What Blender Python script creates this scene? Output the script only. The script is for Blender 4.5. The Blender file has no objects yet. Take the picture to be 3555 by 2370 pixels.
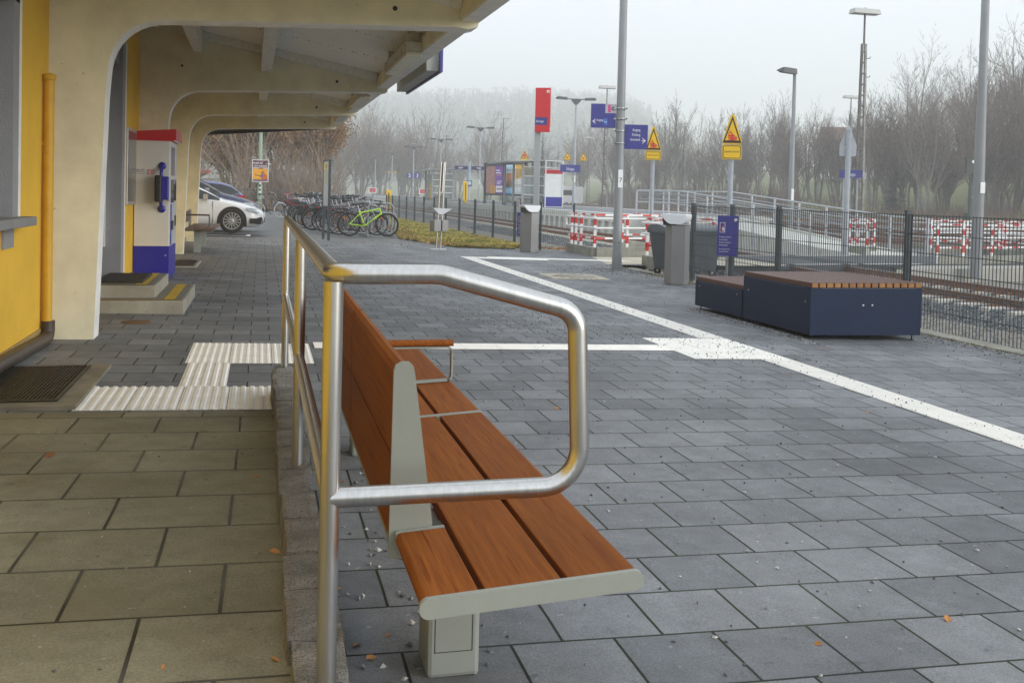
import bpy, bmesh, math, random
from math import sin, cos, pi, radians, sqrt, atan2
from mathutils import Vector, Matrix, noise as mnoise
random.seed(7)
scene = bpy.context.scene
C = scene.collection

# ------------------------------------------------------------------ camera
EYE = (0.0, 0.0, 1.22)
yaw, pitch, roll = radians(14.0), radians(1.54), radians(1.35)
F = Vector((sin(yaw)*cos(pitch), cos(yaw)*cos(pitch), -sin(pitch)))
R0 = Vector((cos(yaw), -sin(yaw), 0)); U0 = R0.cross(F)
Rv = R0*cos(roll)+U0*sin(roll); Uv = -R0*sin(roll)+U0*cos(roll)
cd = bpy.data.cameras.new("camera"); cam = bpy.data.objects.new("camera", cd); C.objects.link(cam)
cam.matrix_world = Matrix(((Rv.x, Uv.x, -F.x, EYE[0]), (Rv.y, Uv.y, -F.y, EYE[1]), (Rv.z, Uv.z, -F.z, EYE[2]), (0, 0, 0, 1)))
cd.sensor_width = 36; cd.lens = 35.44; cd.shift_y = -0.11685
cd.clip_start = 0.05; cd.clip_end = 4000
scene.camera = cam

# ------------------------------------------------------------------ world, sun, exposure
SUN_EL, SUN_AZ = 13.0, 127.0
w = bpy.data.worlds.new("World"); scene.world = w; w.use_nodes = True
nt = w.node_tree; nt.nodes.clear()
o_ = nt.nodes.new('ShaderNodeOutputWorld'); bg = nt.nodes.new('ShaderNodeBackground')
sky = nt.nodes.new('ShaderNodeTexSky'); sky.sky_type = 'NISHITA'; sky.sun_disc = False
sky.sun_elevation = radians(SUN_EL); sky.sun_rotation = radians(SUN_AZ)
mx = nt.nodes.new('ShaderNodeMix'); mx.data_type = 'RGBA'; mx.inputs[0].default_value = 0.86
mx.inputs[7].default_value = (8.3, 8.95, 9.8, 1)      # the closed overcast layer in front of the blue sky
nt.links.new(sky.outputs[0], mx.inputs[6]); nt.links.new(mx.outputs[2], bg.inputs[0])
bg.inputs[1].default_value = 0.100
nt.links.new(bg.outputs[0], o_.inputs[0])
sd = bpy.data.lights.new("sun", 'SUN'); sd.energy = 1.5; sd.angle = radians(40); sd.color = (1, .97, .92)
so = bpy.data.objects.new("sun", sd); C.objects.link(so)
so.rotation_euler = (radians(90-SUN_EL), 0, radians(180-SUN_AZ))
scene.view_settings.view_transform = 'Standard'; scene.view_settings.look = 'None'
scene.view_settings.exposure = 0.62; scene.view_settings.gamma = 1.0
cy = scene.cycles
cy.use_denoising = True; cy.max_bounces = 10; cy.diffuse_bounces = 6; cy.glossy_bounces = 3
cy.transmission_bounces = 4; cy.transparent_max_bounces = 12; cy.volume_bounces = 6
cy.caustics_reflective = False; cy.caustics_refractive = False

K = 0.021
def gz(x): return -K*max(min(x, 8.2), -2.0)
def TX(y): return 11.55+0.018*(y-13)          # near rail of the first track

# ------------------------------------------------------------------ materials
def _n(nt, t, **k):
    n = nt.nodes.new(t)
    for a, b in k.items(): setattr(n, a, b)
    return n
MATS = {}
def M(name, col, rough=.6, metal=0., var=.12, vs=4., col2=None, bump=0., bs=60., st=(1, 1, 1), spec=.5, vdet=5, coord='Object', rvar=.0, speck=None, trans=0., alpha=1., emit=None, objcol=False, coat=0., orand=0.):
    if name in MATS: return MATS[name]
    m = bpy.data.materials.new(name); m.use_nodes = True; t = m.node_tree; L = t.links.new
    p = t.nodes['Principled BSDF']
    p.inputs['Roughness'].default_value = rough; p.inputs['Metallic'].default_value = metal
    p.inputs['Specular IOR Level'].default_value = spec
    if coat: p.inputs['Coat Weight'].default_value = coat; p.inputs['Coat Roughness'].default_value = .08
    tc = _n(t, 'ShaderNodeTexCoord'); mp = _n(t, 'ShaderNodeMapping'); mp.inputs['Scale'].default_value = st
    L(tc.outputs[coord], mp.inputs[0])
    nz = _n(t, 'ShaderNodeTexNoise'); nz.inputs['Scale'].default_value = vs; nz.inputs['Detail'].default_value = vdet; nz.inputs['Roughness'].default_value = .62
    L(mp.outputs[0], nz.inputs['Vector'])
    cr = _n(t, 'ShaderNodeMapRange'); cr.inputs[1].default_value = .3; cr.inputs[2].default_value = .7
    L(nz.outputs[0], cr.inputs[0])
    mix = _n(t, 'ShaderNodeMix', data_type='RGBA')
    a = [c*(1-var) for c in col] if col2 is None else list(col)
    b = [min(c*(1+var), 1) for c in col] if col2 is None else list(col2)
    mix.inputs[6].default_value = (*a, 1); mix.inputs[7].default_value = (*b, 1)
    L(cr.outputs[0], mix.inputs[0]); out = mix.outputs[2]
    if objcol:
        oi = _n(t, 'ShaderNodeObjectInfo'); mu = _n(t, 'ShaderNodeMix', data_type='RGBA', blend_type='MULTIPLY'); mu.inputs[0].default_value = 1
        L(out, mu.inputs[6]); L(oi.outputs['Color'], mu.inputs[7]); out = mu.outputs[2]
    if orand:
        oi = _n(t, 'ShaderNodeObjectInfo'); r3 = _n(t, 'ShaderNodeMapRange'); r3.inputs[3].default_value = 1-orand; r3.inputs[4].default_value = 1+orand; L(oi.outputs['Random'], r3.inputs[0])
        mu = _n(t, 'ShaderNodeMix', data_type='RGBA', blend_type='MULTIPLY'); mu.inputs[0].default_value = 1; L(out, mu.inputs[6]); L(r3.outputs[0], mu.inputs[7]); out = mu.outputs[2]
    if speck:
        n2 = _n(t, 'ShaderNodeTexNoise'); n2.inputs['Scale'].default_value = speck[0]; n2.inputs['Detail'].default_value = 2
        L(mp.outputs[0], n2.inputs['Vector'])
        r2 = _n(t, 'ShaderNodeMapRange'); r2.inputs[1].default_value = speck[2]; r2.inputs[2].default_value = speck[2]+.08
        L(n2.outputs[0], r2.inputs[0])
        m2 = _n(t, 'ShaderNodeMix', data_type='RGBA'); m2.inputs[7].default_value = (*speck[1], 1)
        L(r2.outputs[0], m2.inputs[0]); L(out, m2.inputs[6]); out = m2.outputs[2]
    L(out, p.inputs['Base Color'])
    if rvar:
        rr = _n(t, 'ShaderNodeMapRange'); rr.inputs[3].default_value = max(rough-rvar, .05); rr.inputs[4].default_value = rough+rvar
        L(nz.outputs[0], rr.inputs[0]); L(rr.outputs[0], p.inputs['Roughness'])
    if bump:
        nb = _n(t, 'ShaderNodeTexNoise'); nb.inputs['Scale'].default_value = bs; nb.inputs['Detail'].default_value = 4
        L(mp.outputs[0], nb.inputs['Vector'])
        bp = _n(t, 'ShaderNodeBump'); bp.inputs['Strength'].default_value = bump; bp.inputs['Distance'].default_value = .01
        L(nb.outputs[0], bp.inputs['Height']); L(bp.outputs[0], p.inputs['Normal'])
    if trans: p.inputs['Transmission Weight'].default_value = trans; p.inputs['IOR'].default_value = 1.3
    if alpha < 1: p.inputs['Alpha'].default_value = alpha
    if emit: p.inputs['Emission Color'].default_value = (*emit[:3], 1); p.inputs['Emission Strength'].default_value = emit[3]
    MATS[name] = m
    return m

def paver(name, bw, bh, c1, c2, joint, moss, js=.0035, rough=.55, off=(0, 0), stain=(.7, 1.1), stc=None, edge=.5):
    m = bpy.data.materials.new(name); m.use_nodes = True; t = m.node_tree; L = t.links.new; p = t.nodes['Principled BSDF']
    tc = _n(t, 'ShaderNodeTexCoord'); mp = _n(t, 'ShaderNodeMapping'); mp.inputs['Location'].default_value = (off[0], off[1], 0)
    L(tc.outputs['Object'], mp.inputs[0])
    # hand laid: joints wander by a few millimetres
    wn = _n(t, 'ShaderNodeTexNoise'); wn.inputs['Scale'].default_value = 1.7; wn.inputs['Detail'].default_value = 3; L(mp.outputs[0], wn.inputs['Vector'])
    ws = _n(t, 'ShaderNodeVectorMath', operation='MULTIPLY_ADD'); ws.inputs[1].default_value = (.011, .011, 0)
    L(wn.outputs['Color'], ws.inputs[0]); L(mp.outputs[0], ws.inputs[2])
    br = _n(t, 'ShaderNodeTexBrick'); br.inputs['Scale'].default_value = 1; br.inputs['Mortar Size'].default_value = js
    br.inputs['Mortar Smooth'].default_value = .25; br.inputs['Brick Width'].default_value = bw; br.inputs['Row Height'].default_value = bh
    br.inputs['Color1'].default_value = (*c1, 1); br.inputs['Color2'].default_value = (*c2, 1); br.inputs['Bias'].default_value = 0
    L(ws.outputs[0], br.inputs['Vector'])
    def noise(s, d=4, r=.6):
        n = _n(t, 'ShaderNodeTexNoise'); n.inputs['Scale'].default_value = s; n.inputs['Detail'].default_value = d; n.inputs['Roughness'].default_value = r
        L(mp.outputs[0], n.inputs['Vector']); return n.outputs[0]
    def rng(i, a, b, c, d):
        r = _n(t, 'ShaderNodeMapRange'); r.inputs[1].default_value = a; r.inputs[2].default_value = b; r.inputs[3].default_value = c; r.inputs[4].default_value = d
        L(i, r.inputs[0]); return r.outputs[0]
    def mul(a, b):
        x = _n(t, 'ShaderNodeMix', data_type='RGBA', blend_type='MULTIPLY'); x.inputs[0].default_value = 1; L(a, x.inputs[6]); L(b, x.inputs[7]); return x.outputs[2]
    def mixc(f, a, col):
        x = _n(t, 'ShaderNodeMix', data_type='RGBA'); L(f, x.inputs[0]); L(a, x.inputs[6]); x.inputs[7].default_value = (*col, 1); return x.outputs[2]
    col = br.outputs['Color']
    col = mul(col, rng(noise(.75, 6), .3, .7, stain[0], stain[1]))
    col = mul(col, rng(noise(9, 6, .7), .3, .7, .84, 1.14))
    col = mul(col, rng(noise(170, 3), .35, .65, .78, 1.22))
    # dirt gathered along the slab edges
    b2 = _n(t, 'ShaderNodeTexBrick'); b2.inputs['Scale'].default_value = 1; b2.inputs['Mortar Size'].default_value = js*3.2; b2.inputs['Mortar Smooth'].default_value = 1.; b2.inputs['Brick Width'].default_value = bw; b2.inputs['Row Height'].default_value = bh
    L(ws.outputs[0], b2.inputs['Vector'])
    eg = _n(t, 'ShaderNodeMath', operation='MULTIPLY'); L(b2.outputs['Fac'], eg.inputs[0]); L(rng(noise(3.1, 5), .35, .7, .05, edge), eg.inputs[1])
    col = mixc(eg.outputs[0], col, [c*.42 for c in c1])
    if stc: col = mixc(rng(noise(2.3, 4), .52, .75, 0, .65), col, stc)
    # small dark blots and pale scuffs
    col = mixc(rng(noise(15, 2), .70, .74, 0, .45), col, (c1[0]*.35, c1[1]*.35, c1[2]*.35))
    col = mixc(rng(noise(33, 1), .75, .78, 0, .5), col, (.42, .42, .41))
    x = _n(t, 'ShaderNodeMix', data_type='RGBA'); x.inputs[6].default_value = (*joint, 1); x.inputs[7].default_value = (*moss, 1)
    L(rng(noise(.8, 4), .42, .6, 0, 1), x.inputs[0])
    y = _n(t, 'ShaderNodeMix', data_type='RGBA'); L(br.outputs['Fac'], y.inputs[0]); L(col, y.inputs[6]); L(x.outputs[2], y.inputs[7])
    L(y.outputs[2], p.inputs['Base Color'])
    L(rng(noise(2.2, 4), .3, .7, rough-.08, rough+.12), p.inputs['Roughness']); p.inputs['Specular IOR Level'].default_value = .3
    h = _n(t, 'ShaderNodeMath', operation='MULTIPLY_ADD'); h.inputs[1].default_value = -1.0
    L(br.outputs['Fac'], h.inputs[0]); L(rng(noise(150, 4), 0, 1, 0, .12), h.inputs[2])
    bp = _n(t, 'ShaderNodeBump'); bp.inputs['Strength'].default_value = .6; bp.inputs['Distance'].default_value = .006
    L(h.outputs[0], bp.inputs['Height']); L(bp.outputs[0], p.inputs['Normal'])
    return m

# ------------------------------------------------------------------ mesh building
_txt = {}
def text_geo(s, bold=False):
    if s in _txt: return _txt[s]
    c = bpy.data.curves.new('t', 'FONT'); c.body = s; c.size = 1; c.resolution_u = 2
    if bold: c.offset = .012
    o = bpy.data.objects.new('t', c); me = bpy.data.meshes.new_from_object(o)
    V = [tuple(v.co) for v in me.vertices]; P = [tuple(p.vertices) for p in me.polygons]
    bpy.data.objects.remove(o); bpy.data.meshes.remove(me); bpy.data.curves.remove(c)
    w_ = max([v[0] for v in V] or [0]); _txt[s] = (V, P, w_)
    return _txt[s]

class MB:
    def __init__(s): s.v = []; s.f = []; s.m = []; s.s = []
    def add(s, V, Fc, mi=0, sm=False):
        b = len(s.v); s.v += [tuple(p) for p in V]
        for f in Fc: s.f.append(tuple(b+i for i in f)); s.m.append(mi); s.s.append(sm)
        return s
    def box(s, x0, x1, y0, y1, z0, z1, mi=0, bev=0.):
        if x0 > x1: x0, x1 = x1, x0
        if y0 > y1: y0, y1 = y1, y0
        if z0 > z1: z0, z1 = z1, z0
        if bev <= 0 or bev*2.2 > min(x1-x0, y1-y0, z1-z0):
            V = [(x, y, z) for z in (z0, z1) for y in (y0, y1) for x in (x0, x1)]
            return s.add(V, [(0, 2, 3, 1), (4, 5, 7, 6), (0, 1, 5, 4), (2, 6, 7, 3), (0, 4, 6, 2), (1, 3, 7, 5)], mi)
        bm = bmesh.new(); bmesh.ops.create_cube(bm, size=1)
        for v in bm.verts: v.co = ((x0+x1)/2+v.co.x*(x1-x0), (y0+y1)/2+v.co.y*(y1-y0), (z0+z1)/2+v.co.z*(z1-z0))
        bmesh.ops.bevel(bm, geom=bm.edges[:], offset=bev, segments=2, profile=.5, affect='EDGES')
        bm.verts.index_update(); s.add([v.co[:] for v in bm.verts], [[v.index for v in f.verts] for f in bm.faces], mi); bm.free(); return s
    def obox(s, c, ax, ay, az, hx, hy, hz, mi=0):
        c = Vector(c); ax, ay, az = Vector(ax), Vector(ay), Vector(az); V = []
        for k in (-1, 1):
            for j in (-1, 1):
                for i in (-1, 1): V.append(c+ax*hx*i+ay*hy*j+az*hz*k)
        return s.add(V, [(0, 2, 3, 1), (4, 5, 7, 6), (0, 1, 5, 4), (2, 6, 7, 3), (0, 4, 6, 2), (1, 3, 7, 5)], mi)
    def beam(s, a, b, wx, wz, mi=0, up=(0, 0, 1)):
        a, b = Vector(a), Vector(b); d = (b-a); l = d.length; d /= l; u = Vector(up)
        if abs(d.dot(u)) > .98: u = Vector((1, 0, 0))
        r = d.cross(u).normalized(); u = r.cross(d)
        return s.obox((a+b)/2, r, d, u, wx/2, l/2, wz/2, mi)
    def prism(s, poly, t0, t1, plane='xz', mi=0, side=None, holes=False):
        # poly outline in a plane, given depth from t0 to t1 along the third axis
        n = len(poly)
        def P(a, b, t): return (a, t, b) if plane == 'xz' else (t, a, b) if plane == 'yz' else (a, b, t)
        V = [P(a, b, t0) for a, b in poly]+[P(a, b, t1) for a, b in poly]
        bm = bmesh.new(); vs = [bm.verts.new(v) for v in V]
        f0 = bm.faces.new(vs[:n]); f1 = bm.faces.new(vs[n:][::-1]); bm.normal_update()
        bmesh.ops.triangulate(bm, faces=[f0, f1])
        bm.verts.index_update(); s.add(V, [[v.index for v in f.verts] for f in bm.faces], mi); bm.free()
        s.add(V, [(i, n+i, n+(i+1) % n, (i+1) % n) for i in range(n)], mi if side is None else side)
        return s
    def tube(s, path, r, n=10, mi=0, caps=True, closed=False, sm=True):
        path = [Vector(p) for p in path]; k = len(path); rs = r if isinstance(r, (list, tuple)) else [r]*k
        if k < 2: return s
        V = []; up = None
        for i in range(k):
            if closed: d = path[(i+1) % k]-path[i-1]
            else: d = path[min(i+1, k-1)]-path[max(i-1, 0)]
            d.normalize()
            if up is None:
                up = Vector((0, 0, 1)) if abs(d.z) < .9 else Vector((1, 0, 0))
            up = (up-d*up.dot(d)).normalized(); rt = d.cross(up)
            for j in range(n):
                a = 2*pi*j/n; V.append(path[i]+(rt*cos(a)+up*sin(a))*rs[i])
        Fc = []
        for i in range(k if closed else k-1):
            i2 = (i+1) % k
            for j in range(n): Fc.append((i*n+j, i*n+(j+1) % n, i2*n+(j+1) % n, i2*n+j))
        s.add(V, Fc, mi, sm)
        if caps and not closed:
            s.add(V[:n], [tuple(range(n))[::-1]], mi); s.add(V[-n:], [tuple(range(n))], mi)
        return s
    def lathe(s, prof, n=16, c=(0, 0, 0), mi=0, axis='z', sm=True):
        V = []
        for r, h in prof:
            for j in range(n):
                a = 2*pi*j/n; x, y = r*cos(a), r*sin(a)
                p = (x, y, h) if axis == 'z' else (x, h, y) if axis == 'y' else (h, x, y)
                V.append((c[0]+p[0], c[1]+p[1], c[2]+p[2]))
        Fc = [(i*n+j, i*n+(j+1) % n, (i+1)*n+(j+1) % n, (i+1)*n+j) for i in range(len(prof)-1) for j in range(n)]
        return s.add(V, Fc, mi, sm)
    def torus(s, c, R_, r, axis='y', n=28, m=8, mi=0, sq=1.):
        V = []; Fc = []
        for i in range(n):
            a = 2*pi*i/n
            for j in range(m):
                b = 2*pi*j/m; q = R_+r*cos(b); h = r*sq*sin(b); x, y = q*cos(a), q*sin(a)
                p = (x, h, y) if axis == 'y' else (x, y, h)
                V.append((c[0]+p[0], c[1]+p[1], c[2]+p[2]))
        for i in range(n):
            for j in range(m): Fc.append((i*m+j, ((i+1) % n)*m+j, ((i+1) % n)*m+(j+1) % m, i*m+(j+1) % m))
        return s.add(V, Fc, mi, True)
    def quad(s, a, b, c, d, mi=0): return s.add([a, b, c, d], [(0, 1, 2, 3)], mi)
    def text(s, txt, size, o, r, u, mi=0, xs=1., align='l', bold=False):
        V, P, w_ = text_geo(txt, bold); r, u, o = Vector(r), Vector(u), Vector(o)
        k = {'l': 0, 'c': -.5, 'r': -1}[align]*w_
        return s.add([o+r*((v[0]+k)*size*xs)+u*(v[1]*size) for v in V], P, mi)
    def flat(s, poly, o, r, u, mi=0):
        r, u, o = Vector(r), Vector(u), Vector(o)
        V = [o+r*a+u*b for a, b in poly]
        bm = bmesh.new(); f = bm.faces.new([bm.verts.new(v) for v in V]); bm.normal_update(); bmesh.ops.triangulate(bm, faces=[f]); bm.verts.index_update()
        s.add(V, [[v.index for v in f.verts] for f in bm.faces], mi); bm.free(); return s
    def build(s, name, mats, parent=None, loc=None, fixn=True):
        me = bpy.data.meshes.new(name); me.from_pydata(s.v, [], s.f)
        ms = mats if isinstance(mats, (list, tuple)) else [mats]
        for m in ms: me.materials.append(m)
        me.polygons.foreach_set('material_index', s.m); me.polygons.foreach_set('use_smooth', s.s)
        me.update()
        if fixn:
            bm = bmesh.new(); bm.from_mesh(me); bmesh.ops.recalc_face_normals(bm, faces=bm.faces[:]); bm.to_mesh(me); bm.free()
        o = bpy.data.objects.new(name, me); C.objects.link(o)
        if parent is not None: o.parent = parent
        if loc is not None: o.location = loc
        return o

def fillet(pts, r, n=6):
    pts = [Vector(p) for p in pts]; out = [pts[0]]
    for i in range(1, len(pts)-1):
        a, b, c = pts[i-1], pts[i], pts[i+1]; d1 = (a-b).normalized(); d2 = (c-b).normalized()
        ang = d1.angle(d2); rr = r[i-1] if isinstance(r, (list, tuple)) else r
        t = min(rr/math.tan(ang/2), (a-b).length*.49, (c-b).length*.49); R_ = t*math.tan(ang/2)
        ctr = b+(d1+d2).normalized()*(R_/sin(ang/2)); p, q = b+d1*t-ctr, b+d2*t-ctr; A = p.angle(q)
        for k in range(n+1):
            s_ = k/n; out.append(ctr+(p*sin((1-s_)*A)+q*sin(s_*A))/max(sin(A), 1e-6))
    out.append(pts[-1]); return out

def thing(name, label, cat, loc=(0, 0, 0), rz=0., group=None):
    o = bpy.data.objects.new(name, None); C.objects.link(o); o.location = loc; o.rotation_euler = (0, 0, rz); o.empty_display_size = .2
    return tag(o, label, cat, group)
def tag(o, label=None, cat=None, group=None, kind=None):
    if label: o['label'] = label
    if cat: o['category'] = cat
    if group: o['group'] = group
    if kind: o['kind'] = kind
    return o
def kids(o): return [c for c in bpy.data.objects if c.parent is o]
_tree = {}
def reg(o):                      # remember a finished thing's parts and sub-parts for copying
    _tree[o.name] = [(c, kids(c)) for c in kids(o)]; return o
def dup(src, loc, rz=0., label=None, group=None, sc=None, skip=()):
    o = src.copy(); C.objects.link(o); o.location = loc; o.rotation_euler = (src.rotation_euler[0], src.rotation_euler[1], rz)
    if sc: o.scale = sc if isinstance(sc, tuple) else (sc, sc, sc)
    if label: o['label'] = label
    if group: o['group'] = group
    o['_'] = 1; del o['_']
    new = []
    for c, gs in _tree.get(src.name, []):
        if c.name.split('.')[0] in skip: continue
        d = c.copy(); C.objects.link(d); d.parent = o; new.append(d)
        for g_ in gs: e = g_.copy(); C.objects.link(e); e.parent = d
    return o, new
ONE = (0, 0, 1)
# ------------------------------------------------------------------ palette
steel = M('brushed_steel', (.56, .55, .53), .30, 1., .10, 3, rvar=.05, st=(40, 40, 1.5), bump=.02, bs=30)
steel_dull = M('dull_steel', (.5, .5, .5), .42, 1., .1, 6)
galv = M('galvanised', (.30, .32, .34), .5, .2, .10, 9, rvar=.08)
polegrey = M('pole_grey_paint', (.235, .245, .25), .42, 0, .07, 3, bump=.03, bs=90)
lampgrey = M('lamp_grey', (.36, .38, .40), .5, 0, .08, 5)
darkgrey = M('dark_grey_metal', (.075, .08, .085), .5, 0, .15, 5)
black = M('black_plastic', (.012, .012, .013), .5, 0, .2, 8)
fencegrey = M('anthracite_paint', (.038, .052, .062), .45, 0, .12, 12)
binsteel = M('bin_grey', (.245, .245, .24), .45, .2, .06, 3, rvar=.06)
binlid = M('bin_lid', (.82, .84, .86), .4, .0, .05, 4)
blue = M('sign_blue', (.045, .045, .24), .4, 0, .06, 3)
white = M('white_paint', (.78, .78, .77), .45, 0, .05, 4)
whitetxt = M('white_lettering', (.86, .86, .86), .5, 0, .02, 4)
red = M('red_paint', (.58, .02, .02), .45, 0, .1, 6)
signred = M('sign_red', (.60, .022, .03), .4, 0, .05, 3)
yellow = M('sign_yellow', (.80, .50, .012), .45, 0, .05, 4)
blackink = M('black_ink', (.02, .02, .02), .6, 0, .05, 4)
signback = M('sign_back', (.45, .47, .50), .45, .3, .07, 5)
oxide = M('oxide_red', (.42, .03, .02), .5, 0, .1, 6)
glass = M('window_glass', (.55, .62, .62), .04, 0, .03, 3, trans=.85, alpha=.55)
darkglass = M('dark_glass', (.018, .022, .025), .06, 0, .2, 2)
concrete = M('concrete', (.36, .35, .31), .8, 0, .16, 5, bump=.15, bs=80, speck=(130, (.2, .2, .18), .62))
kerbcon = M('kerb_concrete', (.26, .255, .21), .85, 0, .28, 4, bump=.2, bs=70)
paleconc = M('pale_concrete', (.60, .60, .55), .8, 0, .12, 3, bump=.06, bs=60)
granite = M('granite', (.215, .205, .185), .85, 0, .35, 9, bump=.8, bs=60, speck=(190, (.07, .068, .065), .55), vdet=9)
tact = M('tactile_white', (.88, .86, .80), .6, 0, .07, 7, bump=.06, bs=120, speck=(26, (.60, .57, .50), .72))
wood = M('tropical_wood', (.165, .046, .0075), .58, 0, .25, 2.0, col2=(.29, .095, .017), st=(42, 1.6, 42), rvar=.08, vdet=9, bump=.16, bs=9, spec=.07, orand=.14, speck=(2.2, (.17, .040, .005), .62))
wooddark = M('dark_deck_wood', (.060, .022, .012), .5, 0, .25, 2.2, col2=(.125, .047, .024), st=(30, 1.5, 30), rvar=.1, vdet=8, bump=.1, bs=8)
woodend = M('wood_end_grain', (.22, .09, .03), .6, 0, .3, 9, col2=(.42, .20, .06), st=(1.2, 1, .1))
benchgrey = M('bench_grey_green', (.285, .305, .275), .5, 0, .06, 6, bump=.05, bs=200)
boxblue = M('slate_blue_panel', (.0065, .0185, .054), .55, 0, .12, 3, bump=.05, bs=220, spec=.3)
canopyc = M('canopy_paint', (.71, .675, .50), .8, 0, .13, 2.6, bump=.10, bs=90, speck=(20, (.42, .37, .28), .70))
canopye = M('canopy_edge_paint', (.80, .79, .76), .7, 0, .1, 5, bump=.05, bs=80)
soffit = M('soffit_boards', (.84, .83, .77), .8, 0, .10, 3, st=(1, 9, 1), bump=.06, bs=60)
woodpaint = M('white_timber', (.70, .69, .63), .7, 0, .12, 4, st=(4, 1, 4))
wallyel = M('yellow_render', (.76, .46, .04), .85, 0, .09, 2, bump=.45, bs=90)
plinth = M('ochre_plinth', (.36, .25, .09), .85, 0, .18, 3, bump=.3, bs=80)
greyrend = M('grey_roughcast', (.29, .29, .30), .9, 0, .08, 3, bump=.8, bs=110)
pipeyel = M('yellow_pipe', (.60, .34, .02), .5, 0, .12, 5)
pipebrn = M('brown_pipe', (.055, .04, .03), .5, 0, .25, 7)
railsteel = M('rail_rust', (.23, .125, .082), .6, .4, .2, 8)
railtop = M('rail_head', (.22, .19, .17), .35, .8, .15, 10)
sleeper = M('sleeper_concrete', (.52, .49, .42), .85, 0, .18, 9, bump=.2, bs=60)
asphalt = M('asphalt', (.148, .146, .142), .75, 0, .16, .8, bump=.5, bs=130, speck=(150, (.25, .25, .24), .6))
asphaltd = M('fresh_asphalt', (.062, .066, .073), .7, 0, .2, 1.5, bump=.4, bs=130)
bark = M('bark', (.125, .10, .082), .9, 0, .35, 3, col2=(.24, .21, .18))
barkp = M('pale_bark', (.30, .28, .25), .9, 0, .3, 6, col2=(.19, .17, .15))
twig = M('twigs', (.115, .082, .062), .9, 0, .2, 1.0, col2=(.185, .13, .098), orand=.3)

pav_m = paver('slate_pavers', .3, .3, (.165, .174, .184), (.248, .258, .270), (.012, .012, .011), (.028, .036, .010), .0048, .72, off=(.06, .045), edge=.22, stain=(.66, 1.12))
ramp_m = paver('brown_slabs', .4, .4, (.225, .207, .132), (.290, .268, .182), (.030, .025, .014), (.13, .12, .10), .0055, .66, off=(.08, .08), stain=(.6, 1.15), stc=(.155, .128, .062), edge=.62)

# ------------------------------------------------------------------ terrain
def terrain_z(x, y):
    z = -.62
    if x > 56:
        t = min((x-56)/7, 1); z += 1.5*t*t*(3-2*t)
    if x > 66: z += (min(x, 300)-66)*.13*(1-.5*min(max(y-150, 0)/400, 1))
    if y > 430:
        q = min((y-430)/820, 1) if y > 430 else 0; z += 96*q*q*(3-2*q)*(1-min(max((x/y-.36)/.22, 0), 1))
    if x < -60: z += min((-60-x)*.06, 20)
    if z > .5: z += 1.2*mnoise.noise((x*.03, y*.03, 1.0))
    return z
def sheet(name, xs, ys, zf, mat, kind='structure', xf=None):
    b = MB(); V = [((xf(x, y) if xf else x), y, zf(x, y)) for y in ys for x in xs]; n = len(xs)
    Fc = [(j*n+i, j*n+i+1, (j+1)*n+i+1, (j+1)*n+i) for j in range(len(ys)-1) for i in range(n-1)]
    b.add(V, Fc, 0, True); return tag(b.build(name, mat), kind=kind)
def lin(a, b, n): return [a+(b-a)*i/(n-1) for i in range(n)]
meadow = M('meadow', (.105, .135, .03), .9, 0, .3, .05, col2=(.16, .16, .055), bump=.6, bs=3)
xs = sorted(set([-700, -500, -350, -250, -170, -110, -60, -30, -10, 8, 20, 40]+lin(55, 70, 8)+lin(80, 400, 22)+[450, 520, 620, 760]))
ys = sorted(set([-60, -30, 0, 30, 60]+lin(80, 1340, 70)+[1420]))
tag(sheet('terrain', xs, ys, terrain_z, meadow), kind='structure')

bm_ = M('station_gravel', (.155, .145, .125), .95, 0, .3, .8, bump=1., bs=40, col2=(.235, .215, .18), speck=(70, (.34, .32, .29), .58))
sheet('gravel_yard', lin(6.9, 57, 30), lin(-8, 185, 60), lambda x, y: -.30 if x < 9 else -.56, bm_)
# slate paved forecourt
b = MB()
X_ = [-1.58, .10, 6.86]; Yp = [5.66, 24.5]
def pz(x): return gz(x)
for (x0, x1, y0, y1) in ((.10, 6.80, -3, 5.68), (-1.60, 6.80, 5.68, 19.2), (-1.60, 7.9, 19.2, 23.95), (-1.60, 4.62, 23.95, 24.5)):
    b.quad((x0, y0, pz(x0)), (x1, y0, pz(x1)), (x1, y1, pz(x1)), (x0, y1, pz(x0)))
tag(b.build('pavement', pav_m), kind='structure')
RS = .035
def rz(x, y): return gz(x)+RS*max(5.68-y, 0)
b = MB(); b.quad((-1.75, -3, rz(-1.75, -3)), (.10, -3, rz(.1, -3)), (.10, 5.68, rz(.1, 5.68)), (-1.75, 5.68, rz(-1.75, 5.68)))
tag(b.build('ramp', ramp_m), kind='structure')
b = MB(); b.quad((-60, 24.5, .03), (4.62, 24.5, gz(4.62)), (4.62, 62, gz(4.62)), (-60, 62, .03)); b.quad((-1.6, 62, .03), (2.0, 62, -.04), (2.6, 130, -.2), (-1.0, 130, -.1))
b.quad((-60, 5, .03), (-7, 5, .03), (-7, 24.5, .03), (-60, 24.5, .03))
tag(b.build('road', asphalt), kind='structure')
# concrete edging strip under the fence and the pale gravel by the crossing
b = MB()
b.box(6.80, 7.02, -3, 18.3, -.6, gz(6.9)+.008)
tag(b.build('edging_strip', kerbcon), kind='structure')
palegrav = M('pale_gravel', (.50, .46, .36), .95, 0, .2, 3, bump=.8, bs=60, speck=(70, (.26, .24, .2), .6))
b = MB(); b.quad((6.80, 19.2, gz(6.8)+.004), (9.6, 19.9, -.19), (9.6, 22.4, -.19), (7.3, 21.7, gz(7.3)+.004)); b.quad((9.55, 19.8, -.192), (11.3, 20.1, -.21), (11.3, 22.9, -.21), (9.55, 22.3, -.192))
tag(b.build('gravel_path', palegrav), kind='structure')
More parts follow.
